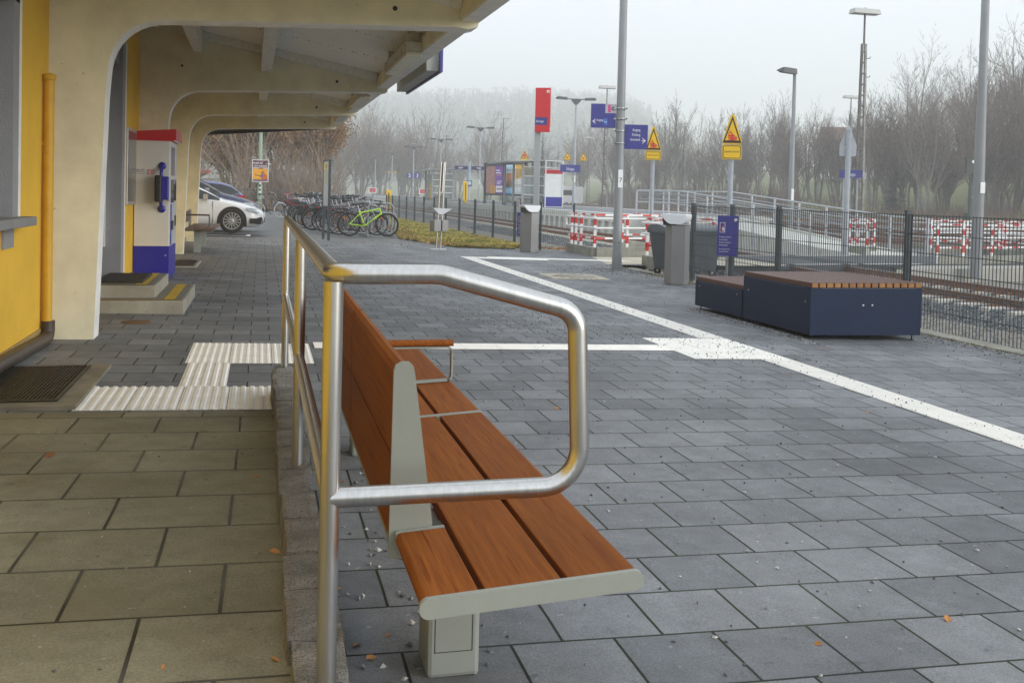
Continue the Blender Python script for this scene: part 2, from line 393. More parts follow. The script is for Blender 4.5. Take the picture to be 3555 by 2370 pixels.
# level crossing: asphalt panels between and beside the rails, white edge lines
b = MB()
for i, (x0, x1) in enumerate(((9.9, 11.56), (11.72, 13.08), (13.24, 22.5))):
    s0, s1 = (x0-9.9)*.13, (x1-9.9)*.13
    b.add([(x0, 20.25+s0, -.5), (x1, 20.25+s1, -.5), (x1, 23.75+s1*.6, -.5), (x0, 23.75+s0*.6, -.5), (x0, 20.25+s0, -.215), (x1, 20.25+s1, -.215), (x1, 23.75+s1*.6, -.215), (x0, 23.75+s0*.6, -.215)],
          [(4, 5, 6, 7), (0, 1, 5, 4), (1, 2, 6, 5), (2, 3, 7, 6), (3, 0, 4, 7)])
tag(b.build('crossing_path', asphaltd), kind='structure')
b = MB()
for x0, x1 in ((9.95, 11.52), (11.76, 13.04), (13.28, 15.4)):
    for ya, k in ((20.28, .13), (23.6, .078)):
        s0, s1 = (x0-9.9)*k, (x1-9.9)*k
        b.quad((x0, ya+s0, -.210), (x1, ya+s1, -.210), (x1, ya+.13+s1, -.210), (x0, ya+.13+s0, -.210))
tag(b.build('crossing_markings', white), kind='structure')
# parking bay line
b = MB(); b.quad((-2.6, 26.55, .034), (-.25, 26.35, .016), (-.25, 26.47, .016), (-2.6, 26.67, .034)); b.quad((-.35, 26.47, .018), (-.25, 26.47, .016), (-.25, 27.0, .016), (-.35, 27.0, .018)); tag(b.build('parking_line', white), kind='structure')

# ------------------------------------------------------------------ tactile paving
def tile_rib(b, x0, x1, y0, y1, along, n, zf=pz, h=.0045):
    g_ = .0018
    x0 += g_; x1 -= g_; y0 += g_; y1 -= g_
    e = .003
    b.add([(x0, y0, zf(x0)+e), (x1, y0, zf(x1)+e), (x1, y1, zf(x1)+e), (x0, y1, zf(x0)+e)], [(0, 1, 2, 3)])
    L_ = (x1-x0) if along == 'y' else (y1-y0); p = L_/n
    for i in range(n):
        c = (i+.5)*p; a, c2, d, f_ = c-p*.34, c-p*.18, c+p*.18, c+p*.34
        if along == 'y':
            P = [(x0+a, e), (x0+c2, e+h), (x0+d, e+h), (x0+f_, e)]
            V = [(x, y, zf(x)+z) for y in (y0, y1) for x, z in P]
        else:
            P = [(y0+a, e), (y0+c2, e+h), (y0+d, e+h), (y0+f_, e)]
            V = [(x, y, zf(x)+z) for x in (x0, x1) for y, z in P]
        b.add(V, [(0, 4, 5, 1), (1, 5, 6, 2), (2, 6, 7, 3), (0, 1, 2, 3), (4, 7, 6, 5)])
def tile_stud(b, x0, x1, y0, y1, n, zf=pz, h=.0045):
    g_ = .0018; x0 += g_; x1 -= g_; y0 += g_; y1 -= g_; e = .003
    b.add([(x0, y0, zf(x0)+e), (x1, y0, zf(x1)+e), (x1, y1, zf(x1)+e), (x0, y1, zf(x0)+e)], [(0, 1, 2, 3)])
    m = max(1, round(n*(y1-y0)/(x1-x0))); px, py = (x1-x0)/n, (y1-y0)/m
    for i in range(n):
        for j in range(m):
            cx, cy_ = x0+(i+.5)*px, y0+(j+.5)*py; V = []
            for r, z in ((px*.33, e), (px*.2, e+h)):
                V += [(cx+r*cos(a*pi/3), cy_+r*sin(a*pi/3), zf(cx)+z) for a in range(6)]
            b.add(V, [(k, (k+1) % 6, 6+(k+1) % 6, 6+k) for k in range(6)]+[(6, 7, 8, 9, 10, 11)])
b = MB()
y = 3.3
while y < 20.2:
    if not (7.4 < y+.15 < 8.68): tile_rib(b, 4.0, 4.27, y, y+.3, 'y', 8)
    y += .3
for i in range(3):
    for j in range(4): tile_stud(b, 3.42+i*.285, 3.705+i*.285, 7.5+j*.295, 7.795+j*.295, 6)
x = .42
while x < 3.4: tile_rib(b, x, min(x+.3, 3.42), 7.93, 8.23, 'x', 8); x += .3
for i in range(2): tile_stud(b, 4.0+i*.3, 4.3+i*.3, 20.1, 20.4, 6)
for j in range(5): tile_stud(b, 4.3+j*.3, 4.6+j*.3, 19.95, 20.25, 6)
x = 4.6
while x < 7.5: tile_rib(b, x, x+.3, 20.3, 20.6, 'x', 8); x += .3
for j in range(2):
    for i in range(4):
        x0 = -.955+i*.263; tile_rib(b, x0, x0+.263, 5.70+j*.33, 6.03+j*.33, 'y', 5, h=.006)
for j in range(3): tile_rib(b, -.47, -.185, 6.36+j*.285, 6.645+j*.285, 'y', 5, h=.006)
for i in range(3):
    for j in range(3): tile_stud(b, -.492+i*.293, -.199+i*.293, 7.215+j*.313, 7.528+j*.313, 6)
tag(b.build('tactile_paving', tact), kind='structure')

# manhole in the forecourt
mh = thing('manhole_cover', 'round manhole cover in a pale cobbled square on the forecourt', 'manhole cover', (4.98, 15.75, gz(4.98)))
b = MB(); V = [(-.5, -.5), (.5, -.5), (.5, .5), (-.5, .5)]
for i in range(9):
    for j in range(9):
        x_, y_ = -.49+i*.109, -.49+j*.109
        if .39 < sqrt((x_+.05)**2+(y_+.05)**2) < .75: b.box(x_+.006, x_+.1, y_+.006, y_+.1, -.03, .012+.006*random.random()-K*x_, 0, .01)
b.build('surround', palegrav, mh)
b = MB(); b.lathe([(.37, -.02), (.37, .010), (.33, .010), (.33, .004), (.325, .004), (.325, .012), (0, .014)], 40); b.build('lid', M('manhole_iron', (.30, .28, .23), .75, 0, .2, 6, bump=.3, bs=50), mh)

# ------------------------------------------------------------------ railway: ballast, tracks
bal = M('ballast_bed', (.085, .088, .090), .9, 0, .35, 6, col2=(.17, .17, .165), bump=1.4, bs=18, speck=(30, (.23, .23, .22), .6))
balfar = M('ballast_brown', (.085, .066, .052), .95, 0, .35, 3, col2=(.15, .125, .10), bump=1.4, bs=14)
def bedz(u): return -.425 if -.9 < u < 2.4 else (-.62 if u < -2.1 or u > 3.4 else (-.425-.195*((-.9-u)/1.2 if u < 0 else (u-2.4)/1.0)))
for i, (off, m) in enumerate(((0, bal),)):
    ys = lin(2, 200, 60); b = MB(); us = [-2.3, -2.1, -.9, 0, 1.5, 2.4]
    V = [(TX(y_)+off+u, y_, bedz(u)) for y_ in ys for u in us]; n = len(us)
    b.add(V, [(j*n+i_, j*n+i_+1, (j+1)*n+i_+1, (j+1)*n+i_) for j in range(len(ys)-1) for i_ in range(n-1)], 0, True)
    tag(b.build('ballast_bed', m), kind='structure')
def stone(b, x, y, z, s, rnd=random):
    pts = []
    for d in ((1, 0, 0), (-1, 0, 0), (0, 1, 0), (0, -1, 0), (0, 0, 1), (0, 0, -1)):
        k = s*(.6+.6*rnd.random()); pts.append([d[i]*k+(rnd.random()-.5)*s*.7 for i in range(3)])
    b.add([(x+p[0], y+p[1], z+p[2]*.8) for p in pts], [(0, 2, 4), (2, 1, 4), (1, 3, 4), (3, 0, 4), (2, 0, 5), (1, 2, 5), (3, 1, 5), (0, 3, 5)])
def rand_stones(name, n, samp, size, mats, loc=None):
    b = MB(); k = len(mats)
    for _ in range(n):
        x, y, z = samp(); s = random.uniform(*size); i0 = len(b.f); stone(b, x, y, z, s); mi = random.randrange(k)
        for q in range(i0, len(b.f)): b.m[q] = mi
    return tag(b.build(name, mats, fixn=False), kind='stuff')
st1 = M('basalt', (.085, .10, .112), .85, 0, .25, 20); st2 = M('basalt_grey', (.15, .165, .175), .85, 0, .25, 20); st3 = M('stone_tan', (.24, .22, .19), .85, 0, .2, 20)
def s_bal():
    y = 11.5+(random.random()**1.7)*40; u = random.choice([random.uniform(-2.2, -.75), random.uniform(-2.2, -.75), random.uniform(-.6, 0), random.uniform(.1, 1.4), random.uniform(1.6, 3.5)])
    while 20.0 < y < 24.6: y = 11.5+(random.random()**1.7)*40
    if -.62 < u < 2.1 and abs((y-9.3+.3) % .6-.3) < .15: return s_bal()
    return TX(y)+u, y, bedz(u)+.012
rand_stones('ballast_stones', 17000, s_bal, (.026, .054), [st1, st1, st2, st3])
rand_stones('fine_gravel', 9000, lambda: (random.uniform(7.05, 9.6), 8+(random.random()**1.4)*22, -.295), (.008, .018), [st2, st3, st3])
# rail cross section (flat-bottom rail)
RP = [(-.065, -.16), (.065, -.16), (.065, -.145), (.012, -.12), (.010, -.045), (.035, -.03), (.035, 0), (-.035, 0), (-.035, -.03), (-.010, -.045), (-.012, -.12), (-.065, -.145)]
def railway(name, label, off, y0, y1, ns, sl_y0, detail):
    t = thing(name, label, 'railway track', (0, 0, 0), group='parallel railway tracks')
    for r in (0, 1.5):
        b = MB(); ys = [y0, y1]; n = len(RP)
        V = [(TX(y)+off+r+p[0], y, -.25+p[1]) for y in ys for p in RP]
        for i in range(n): b.add([V[i], V[(i+1) % n], V[n+(i+1) % n], V[n+i]], [(0, 1, 2, 3)], 1 if i == 6 else 0)
        b.build('rail', [railsteel, railtop], t)
    if detail:
        k = 0; y = sl_y0
        bs = MB(); bf = MB()
        while y < y1-1 and k < 260:
            if not (20.1 < y < 24.5):
                b2 = MB(); x0 = TX(y)+off-.55
                for (a, c, zt) in ((0, .85, -.372), (.85, 1.75, -.41), (1.75, 2.6, -.372)):
                    b2.add([(x0+a, y-.14, -.6), (x0+c, y-.14, -.6), (x0+c, y+.14, -.6), (x0+a, y+.14, -.6), (x0+a, y-.1, zt), (x0+c, y-.1, zt), (x0+c, y+.1, zt), (x0+a, y+.1, zt)],
                           [(4, 5, 6, 7), (0, 1, 5, 4), (1, 2, 6, 5), (2, 3, 7, 6), (3, 0, 4, 7)])
                if k < 60: b2.build('sleeper', sleeper, t)
                else: bs.v or None; base = len(bs.v); bs.v += b2.v; bs.f += [tuple(base+i for i in f) for f in b2.f]; bs.m += b2.m; bs.s += b2.s
                if k < 60:
                    for r in (0, 1.5):
                        for sg in (-1, 1):
                            xx = TX(y)+off+r+sg*.085
                            bf.box(xx-.035, xx+.035, y-.06, y+.06, -.395, -.355); bf.lathe([(.018, -.36), (.018, -.315), (0, -.31)], 6, (xx, y, 0))
                k += 1
            y += .6
        if bs.v: tag(bs.build('sleepers', sleeper, t), kind='stuff')
        tag(bf.build('rail_fastenings', railsteel, t), kind='stuff')
    return t
railway('railway_track', 'nearest railway track with rust-brown rails on pale concrete sleepers, behind the mesh fence', 0, 3, 210, 90, 9.3, True)
for i, (o2, lb) in enumerate(((12.6, 'railway track along the far edge of the raised platform'), (17.4, 'middle yard track beyond the platform'), (22.5, 'yard track beside the row of tall lattice masts'), (32.0, 'yard track past the lattice masts'), (38.0, 'outermost yard track in front of the bare trees'))):
    ys = lin(2, 200, 20); b = MB(); us = [-1.6, -.9, 2.4, 3.1]; zz = [-.555, -.40, -.40, -.555]
    b.add([(TX(y_)+o2+u, y_, z_) for y_ in ys for u, z_ in zip(us, zz)], [(j*4+k, j*4+k+1, (j+1)*4+k+1, (j+1)*4+k) for j in range(19) for k in range(3)])
    tag(b.build('ballast_bed', balfar), kind='structure')
    railway('railway_track', lb, o2, 2, 200, 0, 0, False)

# ------------------------------------------------------------------ raised platform and its access ramp
plattop = M('platform_pavers', (.17, .175, .18), .7, 0, .12, 3, st=(1, 1, 1), bump=.1, bs=30)
b = MB(); ya, yb = 39.2, 215
for (a0, a1, z0, z1, mi) in ((2.4, 9.3, .36, .51, 0), (2.55, 9.1, -.6, .36, 1)):
    V = [(TX(y_)+a, y_, z) for z in (z0, z1) for y_ in (ya, yb) for a in (a0, a1)]
    b.add(V, [(0, 1, 3, 2), (4, 6, 7, 5), (0, 4, 5, 1), (2, 3, 7, 6), (0, 2, 6, 4), (1, 5, 7, 3)], mi)
y_ = ya+.3
while y_ < 130: b.box(TX(y_)+2.42, TX(y_)+2.56, y_, y_+.35, -.6, .36, 1); b.box(TX(y_)+2.42, TX(y_)+2.56, y_+.35, y_+1.0, .16, .36, 1); y_ += 1.0
for a in (2.4, 8.75):
    b.quad((TX(ya)+a+.02, ya+.02, .514), (TX(ya)+a+.48, ya+.02, .514), (TX(yb)+a+.48, yb, .514), (TX(yb)+a+.02, yb, .514), 2)
b.quad((TX(ya)+2.92, ya+.02, .514), (TX(ya)+8.7, ya+.02, .514), (TX(yb)+8.7, yb, .514), (TX(yb)+2.92, yb, .514), 3)
tag(b.build('platform', [paleconc, paleconc, white, plattop]), kind='structure')
# ramp body
RX0, RX1, RY0, RY1 = 15.6, 17.75, 24.7, 39.2
def rampz(y): return -.21+(.51+.21)*min(max((y-RY0-.6)/(RY1-RY0-3.5), 0), 1)
b = MB(); ys = lin(RY0, RY1, 12); 
V = []
for y_ in ys: V += [(RX0, y_, -.6), (RX0, y_, rampz(y_)+.06), (RX0+.14, y_, rampz(y_)+.06), (RX0+.14, y_, rampz(y_)), (RX1, y_, rampz(y_)), (RX1, y_, rampz(y_)+.06), (RX1+.14, y_, rampz(y_)+.06), (RX1+.14, y_, -.6)]
b.add(V, [(j*8+k, j*8+k+1, (j+1)*8+k+1, (j+1)*8+k) for j in range(11) for k in range(7)]+[tuple(range(8)), tuple(range(88, 96))])
for i in range(1, 12):
    y_ = RY0+i*1.22; b.box(RX0-.012, RX0, y_, y_+.03, -.6, rampz(y_)-.02, 1)
tag(b.build('platform_ramp', [paleconc, concrete]), kind='structure')
# ------------------------------------------------------------------ station building
WX = -1.58
bd = thing('station_building', 'yellow rendered station building with grey window and door surrounds', 'building', (WX, 8, 0))
def L(x, y, z): return (x-WX, y-8, z)
b = MB()
for y0, y1, z0, z1 in ((-3, 3.0, .1, 3.9), (3.0, 7.05, .1, .96), (3.0, 7.05, 2.4, 3.9), (7.05, 10.3, .12, 3.9), (10.3, 11.75, 2.55, 3.9), (11.75, 27, .12, 3.9)):  # window opening widened out of view to let in more light
    b.box(-.75, 0, y0-8, y1-8, z0, z1)
b.box(-.75, -.70, 3.0-8, 7.05-8, .96, 2.4); b.box(-.75, -.70, 10.3-8, 11.75-8, .1, 2.55)
b.box(-9, -.75, -11, 18.2, -.2, 3.9); b.box(-9, -.01, 18.0, 18.99, 0.1, 3.9)
b.build('wall', wallyel, bd)
b = MB(); b.box(-.40, .012, -11, 2.3, -.3, .145); b.box(-.40, .012, 3.75, 18.99, -.3, .13); b.build('plinth', plinth, bd)
b = MB()   # grey rough-cast surrounds
b.box(-.70, .035, 7.035-8, 7.23-8, 1.0, 2.6); b.box(-.42, .035, 2.8-8, 7.23-8, 2.385, 2.6); b.box(-.42, .02, 6.9-8, 7.16-8, .80, .94); b.box(-.42, .035, 2.8-8, 3.0-8, 1.0, 2.4)
b.build('window_surround', greyrend, bd); b = MB(); b.box(-.70, .10, 11.72-8, 11.98-8, .1, 2.8); b.box(-.42, .06, 10.1-8, 10.315-8, .1, 2.8); b.box(-.42, .06, 10.3-8, 11.72-8, 2.535, 2.8)
b.build('door_surround', greyrend, bd)
b = MB()   # painted white arrises
b.box(.035, .040, 7.19-8, 7.235-8, 1.0, 2.6); b.build('white_edge', canopye, bd); b = MB(); b.box(.10, .106, 11.935-8, 11.985-8, .25, 2.8); b.build('white_edge', canopye, bd)
wn = MB(); wn.box(-.64, -.58, 3.0-8, 7.05-8, .96, 2.4); w_ = wn.build('window', white, bd)
b = MB(); b.box(-.579, -.576, 3.1-8, 6.95-8, 1.04, 2.33); b.build('pane', darkglass, w_)
b = MB(); b.box(-.58, .13, 2.9-8, 7.30-8, .94, 1.0, bev=.006); b.build('window_sill', M('grey_sill', (.22, .22, .22), .6), bd)
b = MB(); b.box(-.30, -.25, 10.3-8, 11.72-8, .25, 2.55); d_ = b.build('door', darkgrey, bd)
b = MB(); b.box(-.249, -.247, 10.42-8, 11.6-8, .95, 2.4); b.build('pane', darkglass, d_)
b = MB(); b.tube(fillet([(-.25, 3.50, 1.3), (-.17, 3.50, 1.3), (-.17, 3.50, .6), (-.25, 3.50, .6)], .03), .014); b.build('handle', steel, d_)
b = MB(); b.box(-.22, -.06, 3.66, 3.715, .55, 2.5); b.build('door_frame', white, bd)
b = MB(); b.box(-.02, .01, 3.99, 18.9, -.3, .13); 
# downpipe with bracket and collar
b = MB(); b.tube([(.045, .10, 2.02), (.045, .10, .16)], .036, 14); b.lathe([(.036, 1.98), (.047, 1.99), (.047, 2.025), (.0, 2.04)], 14, (.045, .10, 0)); b.lathe([(.039, 1.50), (.039, 1.53)], 14, (.045, .10, 0)); b.box(.0, .06, .08, .12, 1.50, 1.53)
b.build('downpipe', pipeyel, bd)
b = MB(); b.tube(fillet([(.055, .10, .2), (.055, .10, .085), (.055, -.05, .075), (.055, -1.6, .12), (.055, -5.0, .24)], .06), .048, 12); b.build('ground_pipe', pipebrn, bd)

# concrete steps with yellow nosing
stp = thing('door_steps', 'two concrete door steps with yellow painted edges', 'steps', (WX, 10, 0))
stc = M('step_concrete', (.30, .285, .235), .85, 0, .22, 3, bump=.2, bs=70, speck=(60, (.17, .15, .11), .66))
stt = M('step_top', (.19, .18, .15), .85, 0, .15, 5, bump=.2, bs=90)
nos = M('nosing_yellow', (.58, .38, .02), .6, 0, .2, 12)
b = MB(); b.box(.0, .885, -.02, 1.66, -.05, .145, 0, .006); b.quad((.02, 0, .148), (.86, 0, .148), (.86, 1.64, .148), (.02, 1.64, .148), 1); b.quad((.70, .03, .151), (.80, .03, .151), (.80, 1.62, .151), (.70, 1.62, .151), 2); b.quad((.02, .0, .151), (.86, .0, .151), (.86, .025, .151), (.02, .025, .151), 2); b.build('lower_step', [stc, stt, nos], stp)
b = MB(); b.box(.0, .605, .22, 1.66, .1, .265, 0, .006); b.quad((.02, .24, .268), (.58, .24, .268), (.58, 1.64, .268), (.02, 1.64, .268), 1); b.quad((.42, .26, .271), (.52, .26, .271), (.52, 1.62, .271), (.42, 1.62, .271), 2); b.quad((.02, .24, .271), (.58, .24, .271), (.58, .265, .271), (.02, .265, .271), 2); b.build('upper_step', [stc, stt, nos], stp)
def grate(name, label, x0, x1, y0, y1, zf, n, fr, mfr, zb=None, bars='y'):
    t = thing(name, label, 'grate', ((x0+x1)/2, (y0+y1)/2, zf)); hx, hy = (x1-x0)/2, (y1-y0)/2
    b = MB(); b.box(-hx, hx, -hy, hy, -.002, .003); b.build('pit_shade', black, t)  # flat black sheet standing in for the shaded hollow under the bars
    b = MB()
    for i in range(n+1):
        p = -1+2*i/n
        if bars == 'y': b.box(hx*p-.004, hx*p+.004, -hy, hy, .003, .022)
        else: b.box(-hx, hx, hy*p-.004, hy*p+.004, .003, .022)
    for i in range(1, 9):
        p = -1+2*i/9
        if bars == 'y': b.box(-hx, hx, hy*p-.003, hy*p+.003, .003, .018)
        else: b.box(hx*p-.003, hx*p+.003, -hy, hy, .003, .018)
    b.box(-hx-.02, -hx, -hy-.02, hy+.02, -.02, .025); b.box(hx, hx+.02, -hy-.02, hy+.02, -.02, .025); b.box(-hx, hx, -hy-.02, -hy, -.02, .025); b.box(-hx, hx, hy, hy+.02, -.02, .025)
    b.build('bars', M('grate_iron', (.045, .04, .035), .5, .5, .3, 12), t)
    if fr:
        b = MB(); a = fr; b.box(-hx-.02, hx+a, -hy-a, -hy-.02, -.05, .014); b.box(hx+.02, hx+a, -hy-.02, hy+a, -.05, .014); b.box(-hx-.02, hx+.02, hy+.02, hy+a*.5, -.05, .014); b.build('frame', mfr, t)
    return t
g1 = grate('shoe_grate', 'large dark foot grate set in a concrete frame at the top of the brown slabs', -1.55, -1.07, 5.86, 6.93, gz(-1.3)+.004, 24, .13, M('stained_concrete', (.20, .18, .13), .85, 0, .3, 4, bump=.2, bs=60))
grate('shoe_grate', 'small metal foot grate let into the upper door step', -1.52, -1.13, 10.42, 11.3, .271, 20, 0, None)
grate('shoe_grate', 'small foot grate in the paving beside the ticket machine and covered bench', -1.28, -.98, 15.75, 16.9, gz(-1.1)+.003, 14, .06, concrete)
b = MB(); b.lathe([(.13, 0), (.12, .006), (0, .007)], 20); tag(b.build('drain_cover', M('rusty_iron', (.16, .085, .04), .8, 0, .3, 8), loc=(-1.05, 9.35, gz(-1.05)+.001)), 'small rusty drain cover in the paving in front of the door steps', 'drain cover')

# ------------------------------------------------------------------ canopy: cranked concrete frames, fascia beam, board soffit
cp = thing('station_canopy', 'concrete platform canopy on rounded frames with a sloping board soffit', 'canopy', (0, 8.3, 0))
def frame_poly():
    P = [(-1.58, -.02), (-1.24, -.02), (-1.205, 1.0), (-1.175, 1.90), (-1.165, 2.04)]
    P += [(-.73-.43*cos(a)**.9, 2.08+.43*sin(a)**1.0) for a in [pi/2*t/10 for t in range(1, 10)]]
    P += [(-.73, 2.512), (-.3, 2.53), (.6, 2.565), (1.55, 2.60), (1.66, 2.59), (1.735, 2.61), (1.75, 2.67), (1.60, 2.70), (1.57, 2.78), (-1.30, 3.315), (-1.58, 3.36)]
    return P
Y1, YS = 8.3, [8.3, 14.15, 18.7, 23.0]
for k, y in enumerate(YS):
    b = MB(); b.prism(frame_poly(), y-Y1, y-Y1+.26, 'xz', 0, 1)
    for hx_, hz_ in ((1.04, 2.72),):
        b.lathe([(.021, -.002), (.017, -.003), (0, -.003)], 14, (hx_, y-Y1, hz_), 2, 'y')
    if k in (0, 1): b.lathe([(.016, -.002), (.012, -.003), (0, -.003)], 12, (-1.0, y-Y1, 2.83), 2, 'y')
    b.build('frame', [canopyc, canopye, black], cp)
def roofz(x): return 2.80+(1.57-x)*.187
b = MB(); ya, yb = 4.6-Y1, 23.3-Y1
b.add([(-1.58, ya, roofz(-1.58)+.06), (1.66, ya, roofz(1.66)+.06), (1.66, yb, roofz(1.66)+.06), (-1.58, yb, roofz(-1.58)+.06), (-1.58, ya, roofz(-1.58)+.14), (1.66, ya, roofz(1.66)+.14), (1.66, yb, roofz(1.66)+.14), (-1.58, yb, roofz(-1.58)+.14)],
      [(0, 1, 2, 3), (7, 6, 5, 4), (0, 4, 5, 1), (2, 6, 7, 3), (1, 5, 6, 2), (0, 3, 7, 4)])
# plain slab with streaked board tone; nail heads are built separately
b.build('roof_soffit', soffit, cp)
b = MB()
x = -1.4
while x < 1.6:
    for y in (9.6, 11.2, 12.7, 15.6, 17.2, 20.2, 21.6):
        for q in (-.05, .05):
            zz = roofz(x+q)+.0585; b.box(x+q-.014, x+q+.014, y-Y1+random.uniform(-.03, .03)-.012, y-Y1+.012, zz, zz+.004)
    x += .145
tag(b.build('nail_heads', M('nail_rust', (.13, .10, .07), .8), cp), kind='stuff')
b = MB(); ya, yb = 4.6, 23.3                     # eaves beam
b.box(1.605, 1.74, ya-Y1, yb-Y1, 2.665, 3.0); b.box(1.585, 1.605, ya-Y1, yb-Y1, 2.665, 2.80); b.build('eaves_beam', canopyc, cp)
b = MB(); b.box(1.60, 1.755, ya-Y1, yb-Y1, 2.655, 2.665); b.box(1.741, 1.80, ya-Y1, yb-Y1, 2.86, 3.02); b.build('eaves_edge', canopye, cp)
b = MB()
for i in range(len(YS)-1):
    a0, a1 = YS[i]+.26-Y1, YS[i+1]-Y1
    b = MB(); b.box(.02, .16, a0, a1, 2.80, 3.08); b.build('purlin', woodpaint, cp); b = MB(); b.box(-.86, -.74, a0, a1, 3.02, 3.25); b.build('purlin', woodpaint, cp)
for y in YS:
    for dy in (-.10, .26):
        b = MB(); b.add([(p[0], y-Y1+p[1]+dy, p[2]) for p in ((-1.3, 0, roofz(-1.3)-.05), (1.58, 0, roofz(1.58)-.05), (1.58, .10, roofz(1.58)-.05), (-1.3, .10, roofz(-1.3)-.05), (-1.3, 0, roofz(-1.3)+.06), (1.58, 0, roofz(1.58)+.06), (1.58, .10, roofz(1.58)+.06), (-1.3, .10, roofz(-1.3)+.06))],
              [(0, 1, 2, 3), (0, 4, 5, 1), (2, 6, 7, 3), (1, 5, 6, 2), (0, 3, 7, 4)])
        b.build('rafter_batten', woodpaint, cp)
b = MB(); b.tube(fillet([(1.83, 15.05, 3.0), (1.83, 15.05, 2.80), (1.70, 15.05, 2.685), (1.35, 15.05, 2.64), (-1.20, 15.05, 2.42)], .09, 6), .055, 12); b.build('gutter_pipe', M('dark_gutter', (.022, .02, .018), .45, .3, .2, 6), cp)

for q in kids(cp):           # the canopy runs half a degree off the paving grid
    for v in q.data.vertices: v.co.x -= .0085*v.co.y
lampbody = M('old_lamp_housing', (.52, .50, .42), .6, 0, .2, 5, speck=(9, (.34, .26, .12), .62)); lampglass = M('old_lamp_cover', (.60, .57, .44), .25, 0, .12, 4)
cl = None
for y, l_, lb in ((10.25, 1.85, 'stained box lamp under the eaves, nearest and largest of three'), (15.25, 1.8, 'box lamp under the eaves between the second and third canopy frames'), (19.0, 1.8, 'smallest box lamp under the eaves, by the far end of the canopy')):
    if cl is None:
        cl = thing('canopy_lamp', lb, 'lamp', (1.49, y, 2.62), group='box lamps under the canopy eaves')
        b = MB(); b.box(-.09, .09, 0, l_, .035, .13, 0, .006); b.box(-.06, .06, .1, .16, .13, .25); b.box(-.06, .06, l_-.16, l_-.1, .13, .25); b.build('housing', lampbody, cl)
        b = MB(); b.box(-.084, .084, .02, l_-.02, -.01, .035, 0, .01); b.build('cover', lampglass, cl)
        b = MB(); b.tube(fillet([(.07, .02, .12), (.1, -.03, .12), (.1, -.03, .26), (.02, -.03, .26)], .03), .006, 6); b.build('cable', M('rust_cable', (.2, .13, .06), .8), cl); reg(cl)
    else: dup(cl, (1.49, y, 2.62), label=lb)
es = thing('eaves_sign', 'blue-edged box sign fixed to the outside of the canopy eaves', 'sign', (1.97, 11.3, 2.72))
b = MB(); b.box(-.17, -.03, .1, 2.7, -.115, .13); b.box(-.22, -.17, .5, .6, -.02, .06); b.box(-.22, -.17, 2.1, 2.2, -.02, .06); b.build('case', M('sign_case', (.36, .37, .36), .5, .3, .1, 5), es)
b = MB(); b.box(-.03, .0, .0, 2.8, -.135, .15); b.build('face', blue, es)

# notice board on the wall
nb = thing('notice_board', 'grey framed notice board on the yellow wall beside the ticket machine', 'notice board', (WX, 13.05, 1.45))
b = MB(); b.box(.0, .05, -.42, .42, -.46, .46, 0, .005); b.build('frame', M('alu_frame', (.5, .5, .49), .4, .6), nb)
b = MB(); b.box(.05, .053, -.38, .38, -.42, .42); b.build('pane', M('board_pane', (.12, .125, .13), .12, 0, .2, 2), nb)

# ------------------------------------------------------------------ ticket machine
tm = thing('ticket_machine', 'white ticket machine with red top and blue base by the door steps', 'ticket machine', (-1.57, 13.62, .03))
tw = M('machine_white', (.66, .65, .61), .4, 0, .05, 3, speck=(24, (.56, .53, .46), .7)); tb = M('machine_blue', (.016, .016, .30), .35, 0, .06, 3); tr = M('machine_red', (.52, .006, .014), .35, 0, .06, 3)
b = MB(); b.box(0, .43, 0, .98, .42, 1.77, 0, .008)
o, rr, u = (.012, -.003, 1.135), (1, 0, 0), (0, 0, 1)
for sx, sy, sz, mi in ((.215, .30, 0, 1),): pass
b.box(.155, .235, -.003, .0, 1.335, 1.40, 1); b.box(.162, .228, -.0045, -.003, 1.342, 1.393, 2)
b.text('DB', .058, (.195, -.0052, 1.347), (1, 0, 0), ONE, 1, .85, 'c', True)
b.text('BRB', .035, (.005, -.002, 1.378), (1, 0, 0), ONE, 3, .95, 'l', True); b.box(.005, .125, -.002, 0, 1.365, 1.369, 3); b.box(.075, .13, -.002, 0, 1.385, 1.39, 3); b.box(.075, .12, -.002, 0, 1.397, 1.402, 3); b.box(.01, .13, -.002, 0, 1.345, 1.349, 4)
b.build('body', [tw, signred, white, blue, M('ink_grey', (.2, .2, .25), .6)], tm)
b = MB(); b.box(-.004, .434, -.003, .985, .0, .42, 0, .006); b.box(.38, .40, -.0045, -.002, .3, .31, 1); b.build('base', [tb, white], tm)
b = MB(); b.add([(-.01, -.01, 1.77), (.445, -.01, 1.77), (.445, 1.0, 1.77), (-.01, 1.0, 1.77), (-.01, -.01, 1.885), (.50, -.01, 1.925), (.50, 1.0, 1.925), (-.01, 1.0, 1.885), (.50, -.01, 1.79), (.50, 1.0, 1.79)],
                [(0, 3, 2, 1), (4, 5, 6, 7), (0, 1, 8, 5, 4), (2, 3, 7, 6, 9), (8, 9, 6, 5), (1, 2, 9, 8), (0, 4, 7, 3)])
for i in range(9): b.box(.448, .495, .08+i*.09, .12+i*.09, 1.775, 1.782, 1)
b.build('top', [tr, white], tm)
b = MB(); b.box(.43, .438, .03, .95, .44, 1.74); b.box(.438, .442, .08, .60, 1.33, 1.70, 1); b.box(.438, .442, .1, .52, .98, 1.28, 2); b.box(.438, .455, .60, .66, 1.0, 1.22, 3); b.box(.438, .443, .68, .90, .66, .80, 3); b.box(.438, .443, .1, .5, .62, .74, 3); b.box(.438, .441, .64, .9, 1.0, 1.28, 4); b.box(.438, .443, .06, .2, .44, .96, 4)
b.build('front_panel', [M('panel_grey', (.5, .5, .52), .35), M('display', (.05, .05, .16), .15, 0, .6, 9), darkglass, black, tb], tm)
